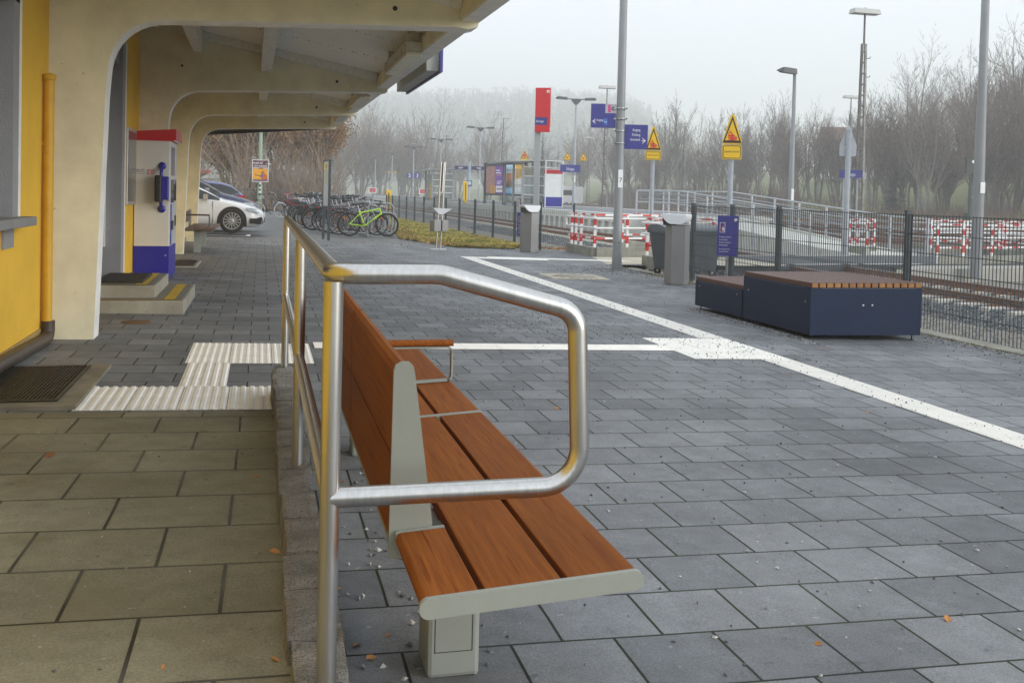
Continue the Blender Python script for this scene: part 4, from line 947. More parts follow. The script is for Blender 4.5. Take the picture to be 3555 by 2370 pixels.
def bikesign(t, x0, z0, wd, ht):
    b = MB(); b.box(x0, x0+wd, -.008, 0, z0, z0+ht); y = -.010
    b.box(x0+wd*.80, x0+wd*.93, y, -.008, z0+ht*.86, z0+ht*.93, 1); b.text('DB', wd*.09, (x0+wd*.865, y-.001, z0+ht*.875), (1, 0, 0), ONE, 2, .8, 'c')
    ax, az, s = x0+wd*.12, z0+ht*.58, wd*.25; h = ht*.25
    for q in ((0, s, 0, .006), (0, s, h-.006, h), (0, .006, 0, h), (s-.006, s, 0, h)): b.box(ax+q[0], ax+q[1], y, -.008, az+q[2], az+q[3], 1)
    for cx, m in ((.26, 2), (.74, 1)):
        for k in range(14):
            a = 2*pi*k/14; c2 = 2*pi*(k+1)/14; R_, r = s*.24, s*.17
            b.quad(*[(ax+s*cx+q*cos(g_), y-.001, az+h*.22+q*sin(g_)) for q, g_ in ((r, a), (R_, a), (R_, c2), (r, c2))], mi=m)
    for p, q, m in (((.26, .22), (.42, .5), 2), ((.42, .5), (.68, .47), 1), ((.68, .47), (.45, .24), 1), ((.74, .22), (.66, .55), 1), ((.42, .5), (.85, .95), 2)):
        P, Q = Vector((ax+s*p[0], y-.001, az+h*p[1])), Vector((ax+s*q[0], y-.001, az+h*q[1])); d = (Q-P).normalized()*.005; n_ = Vector((-d.z, 0, d.x)); b.quad(P-n_, Q-n_, Q+n_, P+n_, mi=m)
    k = wd/.40
    for i, s_ in enumerate(DE[0]): b.text(s_, .036*k, (x0+wd*.10, y, z0+ht*(.455-.067*i)), (1, 0, 0), ONE, 1, .52)
    for i, s_ in enumerate(DE[1]): b.text(s_, .030*k, (x0+wd*.10, y, z0+ht*(.155-.06*i)), (1, 0, 0), ONE, 1, .47)
    b.build('plate', [blue, whitetxt, signred], t)
bikesign(fs, -.155, .38, .31, .60)
fs2 = thing('bicycle_ban_sign', 'small distant blue no-bicycle sign on the fence beside the far litter bin', 'sign', (6.80, 26.0, 0), radians(-35)); bikesign(fs2, -.18, .13, .36, .62)

# ------------------------------------------------------------------ red and white crossing barriers
def rwbar(b, p, q, th=.04, seg=.30, k0=0):
    p, q = Vector(p), Vector(q); d = q-p; l_ = d.length; d /= l_; s = 0; k = k0
    while s < l_-.01:
        e = min(s+(seg if k % 2 else seg*1.6), l_); b.beam(p+d*s, p+d*e, th, th, k % 2); s = e; k += 1
def barrier(label, pts, z0, H, posts, rails=True, kerb=True, loop=0):
    t = thing('crossing_barrier', label, 'barrier', (pts[0][0], pts[0][1], z0)); ox, oy = pts[0]
    Q = [(x-ox, y-oy) for x, y in pts]; b = MB()
    for i in range(len(Q)-1):
        for z in (.32, H): b = MB(); rwbar(b, (*Q[i], z), (*Q[i+1], z), .04, .26, i); b.build('striped_bar', [white, red], t)
    for i in range(len(Q)-1):
        (xa, ya), (xb, yb) = Q[i], Q[i+1]
        for f in posts[i]:
            x, y = xa+(xb-xa)*f, ya+(yb-ya)*f; b = MB()
            for k, (za, zb) in enumerate(((-.3, .20), (.20, .38), (.38, .62), (.62, .80), (.80, H))): b.box(x-.03, x+.03, y-.03, y+.03, za, zb, k % 2)
            b.build('post', [white, red], t)
    if rails:
        d = Vector((Q[-1][0]-Q[-2][0], Q[-1][1]-Q[-2][1], 0)).normalized(); P = [Vector((*q, 0)) for q in Q]
        nrm = Vector((d.y, -d.x, 0))*.10
        if len(P) > 2: ctr = sum(P, Vector())/len(P); nrm = (P[1]-ctr).normalized()*.10
        P2 = [p+nrm for p in P]; e0 = (P2[0]-P2[1]).normalized()*.12; e1 = (P2[-1]-P2[-2]).normalized()*.18
        up = [P2[0]+e0]+P2[1:-1]+[P2[-1]+e1]
        hi = [p+Vector((0, 0, .78)) for p in up]; lo = [p+Vector((0, 0, .56)) for p in up]
        b = MB(); b.tube(fillet(lo[::-1]+hi, .07, 5), .021, 8); b.build('hand_rail', white, t)
    if kerb:
        b = MB()
        for i in range(len(Q)-1): b.beam((*Q[i], -.02), (*Q[i+1], -.02), .16, .26)
        b.build('kerb', kerbcon, t)
    return t
barrier('U-shaped red and white barrier with white handrails behind the tall lamp post', [(7.45, 24.0), (7.45, 21.95), (9.2, 22.5)], -.06, .86, [(.12, .28, .48, .98), (.50, .97)])
barrier('red and white barrier half hidden behind the waste container and litter bin', [(7.68, 18.0), (7.70, 19.45), (9.35, 19.75)], -.07, .86, [(.40, .95), (.5, 1.)])
barrier('red and white barrier on the far side of the crossing, just behind the near track', [(9.3, 25.4), (11.0, 25.9)], -.10, .86, [(.05, .95)], False)
barrier('short red and white barrier across the foot of the platform ramp', [(16.25, 24.6), (16.3, 25.6), (17.35, 25.9)], -.14, .88, [(.0, .95), (.35, .98)])
barrier('long red and white barrier right of the ramp, nearest the tracks', [(15.9, 21.15), (17.2, 21.3), (22.2, 22.9)], -.14, .88, [(0., .60), (.1, .38, .66, .95)])
barrier('long red and white barrier in the back row, beside the second track', [(20.9, 29.3), (21.2, 27.0), (21.35, 21.5)], -.16, .90, [(.0, .35, 1.), (.32, .64, .97)])
barrier('second long red and white barrier in the back rows at the far right', [(19.0, 25.6), (23.5, 26.6)], -.16, .90, [(.0, .33, .66, 1.)])
barrier('red and white barrier at the right edge, closing the path behind the tall lamp post', [(22.4, 23.2), (22.9, 27.5)], -.16, .90, [(.0, .33, .66, 1.)])
# ledge in front of the right barrier
b = MB(); b.add([(13.7, 19.6, -.62), (24, 21.6, -.62), (24, 22.9, -.62), (15.5, 21.3, -.62), (13.7, 19.6, -.24), (24, 21.6, -.26), (24, 22.9, -.26), (15.5, 21.3, -.24)], [(4, 5, 6, 7), (0, 1, 5, 4), (3, 0, 4, 7)]); tag(b.build('concrete_ledge', concrete), kind='structure')
b = MB(); b.add([(13.6, 20.75, -.6), (24, 22.3, -.6), (20.9, 29.3, -.6), (17.9, 26.5, -.6), (15.6, 24.6, -.6), (13.3, 23.9, -.6), (13.6, 20.75, -.235), (24, 22.3, -.235), (20.9, 29.3, -.235), (17.9, 26.5, -.235), (15.6, 24.6, -.235), (13.3, 23.9, -.235)], [(6, 7, 8, 9, 10, 11), (0, 1, 7, 6), (1, 2, 8, 7)]); tag(b.build('ramp_approach', asphalt), kind='structure')

# ------------------------------------------------------------------ ramp railings
def ramp_rail(label, x, ya, yb, inner):
    t = thing('ramp_railing', label, 'railing', (x, ya, 0)); n = int((yb-ya)/1.62); b = MB()
    ys = [ya+(yb-ya)*i/n for i in range(n+1)]
    for zz, r in ((1.02, .022), (.52, .017)):
        P = [(0, y-ya, rampz(y)+zz) for y in ys]; b.tube(P, r, 8)
    b.tube([(0, 0, rampz(ya)+1.02), (0, 0, rampz(ya)+.1)], .022, 8); b.build('rails', lampgrey_, t)
    for y in ys:
        b = MB(); b.box(-.03, .03, y-ya-.02, y-ya+.02, rampz(y)-.35, rampz(y)+1.0); b.build('post', lampgrey_, t)
    b = MB()
    for zz in (.85, .65):
        P = [(inner*.09, y-ya, rampz(y)+zz) for y in lin(ya+.4, yb-.3, n)]; b.tube(P, .018, 8)
    for y in lin(ya+.4, yb-.3, 2): b.tube([(inner*.09, y-ya, rampz(y)+.85), (inner*.09, y-ya+(.1 if y > ya+1 else -.1), rampz(y)+.84), (inner*.09, y-ya+(.1 if y > ya+1 else -.1), rampz(y)+.66), (inner*.09, y-ya, rampz(y)+.65)], .018, 8)
    b.build('hand_rail', galv, t)
lampgrey_ = M('railing_grey', (.46, .49, .52), .45, .2, .06, 6)
ramp_rail('grey railing on the near side of the platform ramp', 15.60, 24.75, 40.6, 1)
ramp_rail('grey railing on the far side of the platform ramp', 17.85, 24.2, 46.5, -1)

# ------------------------------------------------------------------ platform lamps, floodlight masts
def lamp_twin():
    t = thing('platform_lamp', 'twin-armed platform lamp nearest the ramp, beside the glass shelter', 'lamp', (17.5, 55.6, .51), 0, 'twin-armed lamps along the platform')
    b = MB(); b.lathe([(.10, 0), (.10, 1.2), (.07, 1.25), (.05, 6.1), (0, 6.1)], 12); b.build('pole', lampgrey, t)
    b = MB(); b.prism([(-.06, 5.95), (.06, 5.95), (.30, 6.22), (.06, 6.30), (-.06, 6.30), (-.30, 6.22)], -.05, .05, 'xz'); b.beam((-.75, 0, 6.27), (.75, 0, 6.27), .06, .05); b.build('arm', darkgrey, t)
    for s in (-1, 1):
        b = MB(); b.add([(s*.55, -.10, 6.22), (s*1.15, -.12, 6.24), (s*1.25, 0, 6.30), (s*1.15, .12, 6.24), (s*.55, .10, 6.22), (s*.55, -.08, 6.36), (s*1.1, -.1, 6.39), (s*1.1, .1, 6.39), (s*.55, .08, 6.36)], [(0, 1, 2, 3, 4), (5, 8, 7, 6), (0, 5, 6, 1), (1, 6, 2), (2, 6, 7), (2, 7, 3), (3, 7, 8, 4), (4, 8, 5, 0)]); b.build('lamp_head', darkgrey, t)
    b = MB(); b.box(-.05, .05, -.106, -.1, 1.5, 1.9); b.build('number_plate', white, t)
    return reg(t)
lt = lamp_twin(); lamps = [(17.5, 55.6)]
for i, (x, y, lb) in enumerate(((17.9, 83.5, 'twin-armed platform lamp beside the departure board'), (18.1, 104, 'twin-armed platform lamp behind the second glass shelter'), (18.2, 124, 'twin-armed platform lamp carrying the 2 and 3 plates'), (18.2, 145, 'twin-armed platform lamp with hazy triangles and a small blue box'), (18.1, 166, 'last but one of the twin-armed lamps in the fog'), (18.0, 188, 'farthest twin-armed platform lamp, faded by fog'))):
    dup(lt, (x, y, .51), 0, lb); lamps.append((x, y))
def warn_tri(i, label, dz=3.35, sc=1.):
    x, y = lamps[i]
    for s, lr in ((-1, 'left'), (1, 'right')):
        t = thing('warning_triangle', 'yellow warning triangle on the %s arm of the %s' % (lr, label), 'warning sign', (x+s*.48, y-.12, .51+dz), 0, 'yellow triangles on the platform lamps')
        b = MB(); b.prism([(-.27*sc, 0), (.27*sc, 0), (0, .48*sc)], -.01, 0, 'xz'); b.flat([(-.24*sc, .02), (.24*sc, .02), (0, .45*sc)], (0, -.012, 0), (1, 0, 0), ONE, 1); b.flat([(-.19*sc, .05), (.19*sc, .05), (0, .385*sc)], (0, -.014, 0), (1, 0, 0), ONE, 0); b.box(-.09*sc, .07*sc, -.016, -.014, .10*sc, .20*sc, 2); b.beam((0, .01, .2), (-s*.43, .06, .2), .03, .03, 3)
        b.build('triangle_plate', [yellow, blackink, M('orange_ink', (.5, .12, .02)), galv], t)
warn_tri(0, 'nearest platform lamp', 2.75, 1.05); warn_tri(2, 'lamp behind the second shelter', 2.2); warn_tri(4, 'fifth platform lamp'); warn_tri(6, 'farthest platform lamp')
def mast():
    t = thing('lattice_mast', 'tall lattice floodlight mast nearest the ramp, with a wide lamp head', 'floodlight mast', (28, 43.2, -.35), 0, 'lattice floodlight masts between the tracks')
    ms = M('mast_steel', (.14, .125, .115), .7, .3, .3, 4)
    b = MB(); H = 9.2
    for s in (-1, 1): b.add([(s*.22-.05, -.08, 0), (s*.22+.05, -.08, 0), (s*.22+.05, .08, 0), (s*.22-.05, .08, 0), (s*.09-.045, -.06, H), (s*.09+.045, -.06, H), (s*.09+.045, .06, H), (s*.09-.045, .06, H)], [(0, 1, 5, 4), (1, 2, 6, 5), (2, 3, 7, 6), (3, 0, 4, 7), (4, 5, 6, 7)], 0 if s < 0 else 1)
    z = .5
    while z < H: k = .22-.13*z/H; b.box(-k, k, -.05, .05, z-.035, z+.035); z += .52
    for z in (7.6, 8.5): b.tube([(.1, 0, z), (.34, 0, z+.02), (.38, 0, z+.1)], .02, 6)
    b.build('lattice', [ms, M('mast_pale', (.30, .29, .27), .7, .2, .4, 3)], t)
    b = MB(); b.lathe([(.05, 9.2), (.045, 10.7), (0, 10.7)], 8); b.build('top_pole', ms, t)
    b = MB(); b.add([(-.72, -.28, 10.62), (.72, -.28, 10.62), (.72, .28, 10.62), (-.72, .28, 10.62), (-.66, -.22, 10.85), (.66, -.22, 10.85), (.66, .22, 10.85), (-.66, .22, 10.85)], [(0, 3, 2, 1), (4, 5, 6, 7), (0, 1, 5, 4), (1, 2, 6, 5), (2, 3, 7, 6), (3, 0, 4, 7)]); b.lathe([(.14, 10.85), (.10, 10.92), (0, 10.93)], 10); b.add([(-.6, -.2, 10.615), (.6, -.2, 10.615), (.6, .2, 10.615), (-.6, .2, 10.615)], [(0, 1, 2, 3)], 1); b.build('lamp_head', [M('floodlight', (.50, .50, .47), .5, 0, .1, 6), white], t)
    return reg(t)
mt = mast()
MA = ['second', 'third', 'fourth', 'fifth', 'sixth', 'seventh']
for i, y in enumerate((80.4, 117.6, 156, 190, 226)): dup(mt, (28, y, -.35), 0, '%s lattice floodlight mast from the ramp in the row between the tracks' % MA[i])
for i, y in enumerate((80.4, 116.8, 154.5, 192)): dup(mt, (51, y, -.1), 0, '%s lattice floodlight mast in the far row in front of the bare trees' % (['first'] + MA)[i])
sl = thing('street_lamp', 'single-arm lamp post with a flat dark head rising behind the ramp', 'lamp post', (18.05, 32.0, -.3))
b = MB(); b.lathe([(.10, -.3), (.10, 1.0), (.055, 6.0), (0, 6.0)], 12); b.build('pole', polegrey, sl)
b = MB(); b.add([(.05, -.09, 5.95), (-.5, -.12, 6.0), (-.72, 0, 6.06), (-.5, .12, 6.0), (.05, .09, 5.95), (.05, -.07, 6.14), (-.45, -.1, 6.18), (-.45, .1, 6.18), (.05, .07, 6.14)], [(0, 1, 2, 3, 4), (5, 8, 7, 6), (0, 5, 6, 1), (1, 6, 2), (2, 6, 7), (2, 7, 3), (3, 7, 8, 4), (4, 8, 5, 0)]); b.build('lamp_head', darkgrey, sl)
b = MB(); b.box(-.05, .05, -.11, -.104, 1.55, 1.95); b.build('number_plate', white, sl)
l2 = thing('lamp_post', 'tall grey lamp post at the right in front of the long barriers', 'lamp post', (15.87, 19.75, -.25))
b = MB(); b.lathe([(.13, -.2), (.125, 1.6), (.10, 4), (.075, 8.5), (0, 8.5)], 16); b.build('pole', polegrey, l2)
b = MB(); b.box(-.06, .06, -.136, -.128, 1.75, 2.0); b.build('number_plate', white, l2)
# signal on a green post
sg = thing('railway_signal', 'black railway signal box with two white lamps on a green post at the right', 'signal', (46.5, 58.5, .2))
grn = M('green_iron', (.035, .07, .05), .6, .2, .3, 5)
b = MB(); b.box(-.20, -.12, -.1, .1, -.5, 2.9); b.box(.12, .20, -.1, .1, -.5, 2.9)
for i in range(9): b.box(-.12, .12, -.02, .02, .1+i*.32, .15+i*.32)
b.lathe([(.08, 2.9), (.06, 4.3), (0, 4.3)], 8); b.box(-.35, .35, -.3, .3, -.5, .5); b.build('post', grn, sg)
b = MB(); b.box(-.6, .6, -.12, .05, 3.2, 4.2); b.build('signal_box', black, sg)
for x in (-.1, .33):
    b = MB(); b.lathe([(.10, -.13), (0, -.135)], 12, (x, 0, 3.95), 0, 'y'); b.build('lamp', M('white_lamp', (.85, .85, .85), .3), sg)
def name_sign(label, x, y, z, wd, ht, rz=0., posts=True):
    t = thing('station_name_sign', label, 'sign', (x, y, z), rz); b = MB()
    b.box(-wd/2, wd/2, -.03, .03, 0, ht); b.text('Schongau', ht*.62, (0, -.033, ht*.24), (1, 0, 0), ONE, 1, .78*wd/ht/4.6, 'c'); b.build('panel', [blue, whitetxt, signback], t)
    if posts:
        b = MB()
        for s in (-.3, .3): b.lathe([(.035, -z-.6), (.035, ht)], 8, (s*wd, .07, 0))
        b.build('posts', lampgrey, t)
    return t
name_sign('blue station name sign on two posts beside the tall lattice mast', 26.75, 42.0, 2.37, 1.02, .37, radians(-30))
name_sign('blue station name sign on the nearest platform lamp, above the shelter', 17.15, 55.3, 2.58, 1.15, .42, radians(-16), False)

# ------------------------------------------------------------------ platform shelters, ticket machine, boards
def shelter(label, x, y, w_=4.2, d_=2.0):
    t = thing('platform_shelter', label, 'shelter', (x, y, .51), radians(1)); fr = M('shelter_grey', (.33, .34, .35), .45, .2, .05, 4)
    b = MB(); b.add([(-1.9, -.6, 2.62), (2.1, -.6, 2.82), (2.1, w_+.6, 2.82), (-1.9, w_+.6, 2.62), (-1.9, -.6, 2.68), (2.1, -.6, 2.9), (2.1, w_+.6, 2.9), (-1.9, w_+.6, 2.68)], [(0, 3, 2, 1), (4, 5, 6, 7), (0, 1, 5, 4), (1, 2, 6, 5), (2, 3, 7, 6), (3, 0, 4, 7)]); b.build('roof', fr, t)
    for px, py in ((-.9, 0), (.9, 0), (-.9, w_/2), (.9, w_/2), (-.9, w_), (.9, w_)):
        b = MB(); b.box(px-.06, px+.06, py-.06, py+.06, 0, 2.68+.05*px); b.build('post', fr, t)
    b = MB()
    for z in (.12, .7, 1.25, 1.8, 2.35): b.box(-.84, .84, -.02, .02, z, z+.05, 0); b.box(.86, .9, .1, w_-.1, z, z+.05, 0)
    b.box(-.84, .84, -.006, .006, .15, 2.35, 1); b.box(.875, .885, .1, w_-.1, .15, 2.35, 1); b.box(-.84, .84, w_-.006, w_+.006, .15, 2.35, 1)
    b.build('glazing', [white, glass], t)
    b = MB(); b.box(-.2, .2, .6, w_-.6, .42, .48); b.box(-.1, .1, .8, .9, 0, .42); b.box(-.1, .1, w_-.9, w_-.8, 0, .42); b.build('seat', M('mesh_seat', (.25, .03, .04), .5), t)
    return t
shelter('glazed platform shelter behind the white ticket dispenser', 15.9, 57.8)
shelter('smaller looking glazed platform shelter farther down the platform, left of the boards', 15.2, 86.0, 3.4)
tp = thing('ticket_dispenser', 'white platform ticket machine with red band and blue foot beside the shelter', 'ticket machine', (16.65, 57.0, .51))
b = MB(); b.box(-.5, .5, -.2, .25, .62, 2.25); b.build('body', [M('lit_white', (.78, .82, .80), .3, 0, .05, 3)], tp)
b = MB(); b.box(-.51, .51, -.21, .26, 1.98, 2.22); b.build('top_band', tr, tp)
b = MB(); b.box(-.51, .51, -.21, .26, .0, .62); b.build('base', tb, tp)
b = MB()
for x0, x1, z0, z1 in ((-.56, -.50, .0, 2.75), (.50, .56, .0, 2.75), (-.5, .5, 2.7, 2.75), (-.5, .5, 2.3, 2.34), (-.5, .5, .02, .06)): b.box(x0, x1, -.25, -.2, z0, z1)
for z in (1.75, 1.35, 1.0): b.box(-.5, .5, -.213, -.2, z, z+.02)
b.build('frame', white, tp)
def adboard(label, x, y, rz, imgs):
    t = thing('advertising_board', label, 'billboard', (x, y, .51), rz); b = MB(); W_ = 2.5
    for s in (-1, 1): b.box(s*W_/2-.09, s*W_/2+.09, -.07, .07, 0, 2.95)
    b.box(-W_/2+.09, W_/2-.09, -.06, .06, .62, .74); b.box(-W_/2+.09, W_/2-.09, -.06, .06, 2.72, 2.95); b.box(-W_/2+.09, W_/2-.09, .0, .05, .74, 2.72); b.build('frame', fencegrey, t)
    for i, (fn, x0) in enumerate(zip(imgs, (-W_/2+.09, 0))):
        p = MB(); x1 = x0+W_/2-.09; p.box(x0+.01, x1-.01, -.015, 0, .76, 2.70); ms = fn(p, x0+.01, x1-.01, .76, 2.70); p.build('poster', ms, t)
    return t
def pim(name, a, c, s=3.): return M(name, a, .5, 0, .2, s, col2=c, vdet=3, emit=(*a, .3))  # weak glow added to poster grounds, here and below, to brighten them
def P1(p, a, c, z0, z1):
    w_, h = c-a, z1-z0; p.box(a, a+w_*.9, -.02, -.015, z0+h*.0, z0+h*.02, 1); p.box(a+w_*.55, c, -.02, -.015, z0, z0+h*.30, 2)
    for k in range(5): p.box(a+w_*.62, c-w_*.08, -.022, -.02, z0+h*(.06+.045*k), z0+h*(.075+.045*k), 3)
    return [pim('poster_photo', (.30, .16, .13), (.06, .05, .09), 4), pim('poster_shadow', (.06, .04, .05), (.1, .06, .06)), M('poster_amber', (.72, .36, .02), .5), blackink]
def P2(p, a, c, z0, z1):
    w_, h = c-a, z1-z0
    for k, s_ in enumerate((.5, .62)): p.box(a+w_*.1, a+w_*s_, -.02, -.015, z0+h*(.82-.09*k), z0+h*(.86-.09*k), 1)
    p.box(a+w_*.1, a+w_*.75, -.02, -.015, z0+h*.655, z0+h*.685, 2); p.box(a+w_*.1, a+w_*.9, -.02, -.015, z0+h*.05, z0+h*.28, 3); p.box(a+w_*.18, a+w_*.8, -.022, -.02, z0+h*.16, z0+h*.19, 1 if 0 else 4); p.box(a+w_*.18, a+w_*.8, -.022, -.02, z0+h*.13, z0+h*.145, 5)
    for k in range(3): p.box(a+w_*.2, a+w_*(.75-.1*k), -.02, -.015, z0+h*(.44-.05*k), z0+h*(.46-.05*k), 1)
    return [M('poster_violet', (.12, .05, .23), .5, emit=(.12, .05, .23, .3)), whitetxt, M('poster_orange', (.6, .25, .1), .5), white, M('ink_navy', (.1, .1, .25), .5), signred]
def P3(p, a, c, z0, z1):
    w_, h = c-a, z1-z0; p.box(a, c, -.02, -.015, z0, z0+h*.22, 1); p.box(a, a+w_*.9, -.02, -.015, z0+h*.72, z1, 2)
    p.text('LEGENDE', .14, (a+w_*.42, -.022, z0+h*.89), (1, 0, 0), ONE, 3, 1.1, 'c', True); p.text('TITANIC', .26, (a+w_*.45, -.022, z0+h*.76), (1, 0, 0), ONE, 3, .95, 'c', True)
    p.prism([(a+w_*.5+.34*w_*cos(k*pi/10), z0+h*.22+h*.26*sin(k*pi/10)) for k in range(11)], -.021, -.015, 'xz', 3)
    for k in range(4): p.box(a+w_*.15, c-w_*.15, -.022, -.02, z0+h*(.05+.04*k), z0+h*(.065+.04*k), 4)
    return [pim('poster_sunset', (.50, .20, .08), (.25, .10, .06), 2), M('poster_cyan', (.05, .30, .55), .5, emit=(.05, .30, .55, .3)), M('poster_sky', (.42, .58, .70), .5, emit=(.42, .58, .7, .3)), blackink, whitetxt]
def P4(p, a, c, z0, z1):
    w_, h = c-a, z1-z0; p.prism([(a+w_*.05, z1), (c, z1), (c, z0+h*.66), (a+w_*.6, z0+h*.52), (a+w_*.12, z0+h*.50)], -.02, -.015, 'xz', 1); p.box(a+w_*.1, a+w_*.35, -.023, -.02, z0+h*.55, z0+h*.66, 2)
    p.text('VINCENT', .23, (a+w_*.5, -.02, z0+h*.25), (1, 0, 0), ONE, 3, .95, 'c', True); p.box(a+w_*.15, c-w_*.12, -.02, -.015, z0+h*.225, z0+h*.235, 3); p.box(a+w_*.3, c-w_*.3, -.02, -.015, z0+h*.13, z0+h*.155, 4)
    p.box(a+w_*.48, a+w_*.54, -.02, -.015, z0+h*.36, z0+h*.47, 4)
    for k in range(3): p.box(a+w_*.12, c-w_*.1, -.02, -.015, z0+h*(.03+.02*k), z0+h*(.04+.02*k), 4)
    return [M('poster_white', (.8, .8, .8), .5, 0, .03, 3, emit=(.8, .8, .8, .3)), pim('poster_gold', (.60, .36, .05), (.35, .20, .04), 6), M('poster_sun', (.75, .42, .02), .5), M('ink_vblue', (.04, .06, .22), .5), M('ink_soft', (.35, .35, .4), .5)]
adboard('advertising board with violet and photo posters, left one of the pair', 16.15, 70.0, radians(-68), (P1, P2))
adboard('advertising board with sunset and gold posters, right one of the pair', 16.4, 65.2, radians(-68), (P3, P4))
db = thing('departure_board', 'departure display with two blue arms on a pale blue pole', 'display', (16.3, 80.0, .51))
b = MB(); b.lathe([(.10, 0), (.10, 3.1), (0, 3.1)], 12); b.build('pole', M('pale_blue_pole', (.33, .42, .50), .4, 0, .05, 3), db)
for s in (-1, 1):
    b = MB(); b.box(s*.15, s*1.2, -.12, .12, 2.62, 2.92); b.box(s*.22, s*1.12, -.124, -.12, 2.67, 2.86, 1)
    for k in range(2): b.box(s*(.55+.1*k), s*(.95-.02*k), -.126, -.124, 2.78-.07*k, 2.81-.07*k, 2)
    b.build('display_arm', [blue, blackink, whitetxt], db)
b = MB(); b.box(-.19, .19, -.2, .0, 1.3, 1.75); b.box(-.13, .13, -.204, -.2, 1.42, 1.68, 1); b.build('timetable_screen', [blue, M('pale_screen', (.5, .62, .72), .3)], db)
for s, tx in ((-1, '2'), (1, '3')):
    x, y = lamps[3]; t = thing('track_number', 'blue track plate reading %s on the fourth platform lamp, its %s plate' % (('2', 'left') if s < 0 else ('3', 'right')), 'sign', (x+s*.48, y-.1, 2.95), 0)
    b = MB(); b.box(-.36, .36, -.02, .02, 0, .66); b.text(tx, .62, (0, -.023, .12), (1, 0, 0), ONE, 1, 1, 'c', True); b.box(-.43*(1 if s > 0 else -1), -.36*s, -.01, .01, .3, .36, 2); b.build('plate', [blue, whitetxt, galv], t)
yv = None
for x, y, z, lb in ((14.9, 74.5, .51, 'yellow ticket validator under the left advertising board'), (7.6, 62.0, -.3, 'yellow post standing behind the bicycles, tallest of them'), (14.7, 88.5, .51, 'yellow ticket validator inside the far shelter'), (2.9, 78, -.1, 'yellow post near the wooden hut')):
    if yv is None:
        yv = thing('ticket_validator', lb, 'validator', (x, y, z), 0, 'yellow validator posts'); b = MB(); b.box(-.16, .16, -.12, .12, 0, 1.62, 0, .02); b.build('case', yellow, yv); b = MB(); b.box(-.035, .035, -.124, -.118, .25, 1.45); b.build('slot', blackink, yv); reg(yv)
    else: dup(yv, (x, y, z), 0, lb)
eb = None
for x, y, lb in ((7.4, 132, 'red and white stop board left of the hazy platform, leftmost'), (16.0, 150, 'red and white stop board in front of the hazy platform lamps'), (22.0, 140, 'red and white stop board right of the plates 2 and 3')):
    if eb is None:
        eb = thing('stop_board', lb, 'sign', (x, y, -.4), 0, 'red and white stop boards'); b = MB(); b.lathe([(.05, 0), (.05, 2.2)], 8); b.build('post', galv, eb); b = MB(); b.box(-.6, .6, -.03, .0, 1.35, 2.2); b.box(-.45, .45, -.035, -.03, 1.47, 2.08, 1); b.build('board', [white, signred], eb); reg(eb)
    else: dup(eb, (x, y, -.4), 0, lb)
cvn = thing('caravan', 'white rounded caravan parked beyond the tracks', 'caravan', (46, 150, -.4), radians(10))
b = MB(); b.prism(plankpoly(-2.4, 2.4, .5, 3.1, .7, .3, 6), -1.1, 1.1, 'xz'); b.build('body', white, cvn)
b = MB(); b.box(-1.4, 1.0, -1.12, -1.1, 1.7, 2.5); b.build('window', darkglass, cvn)
for s in (-.5, .5): b = MB(); b.torus((s, -1.05, .35), .25, .1, 'y', 14, 6); b.build('wheel', black, cvn)
pb = litter_bin('', 'small distant litter bin on the platform beside the far shelter', (15.6, 96, .51), 0, src=bA)
hut = thing('wooden_hut', 'timber hut with a grey hipped roof far down the line in the fog', 'hut', (4.2, 118, -.2))
b = MB(); b.box(-3.6, 3.6, 0, 5, 0, 2.3); b.build('wall', M('hut_wood', (.20, .12, .075), .8, 0, .2, 1, st=(12, 1, 1)), hut)
b = MB(); b.box(-.2, 2.0, -.03, 0, .9, 1.9); b.box(-2.6, -1.5, -.03, 0, .2, 1.95); b.build('window', darkglass, hut)
b = MB(); b.add([(-4.2, -.6, 2.3), (4.2, -.6, 2.3), (4.2, 5.6, 2.3), (-4.2, 5.6, 2.3), (-2.6, 2.5, 3.7), (2.6, 2.5, 3.7)], [(0, 1, 5, 4), (1, 2, 5), (2, 3, 4, 5), (3, 0, 4), (0, 3, 2, 1)]); b.build('roof', M('hut_roof', (.10, .10, .10), .8), hut)
b = MB(); b.add([(-3, -2.6, 1.0), (.4, -2.6, 1.0), (.4, -.8, 1.0), (-3, -.8, 1.0), (-1.3, -1.7, 1.6)], [(0, 1, 4), (1, 2, 4), (2, 3, 4), (3, 0, 4)]); b.lathe([(.03, 0), (.03, 1.6)], 6, (-1.3, -1.7, 0)); tag(b.build('parasol', M('parasol_red', (.55, .08, .05), .7), loc=(4.2, 117.5, -.2)), 'faded red parasol in front of the timber hut', 'parasol')
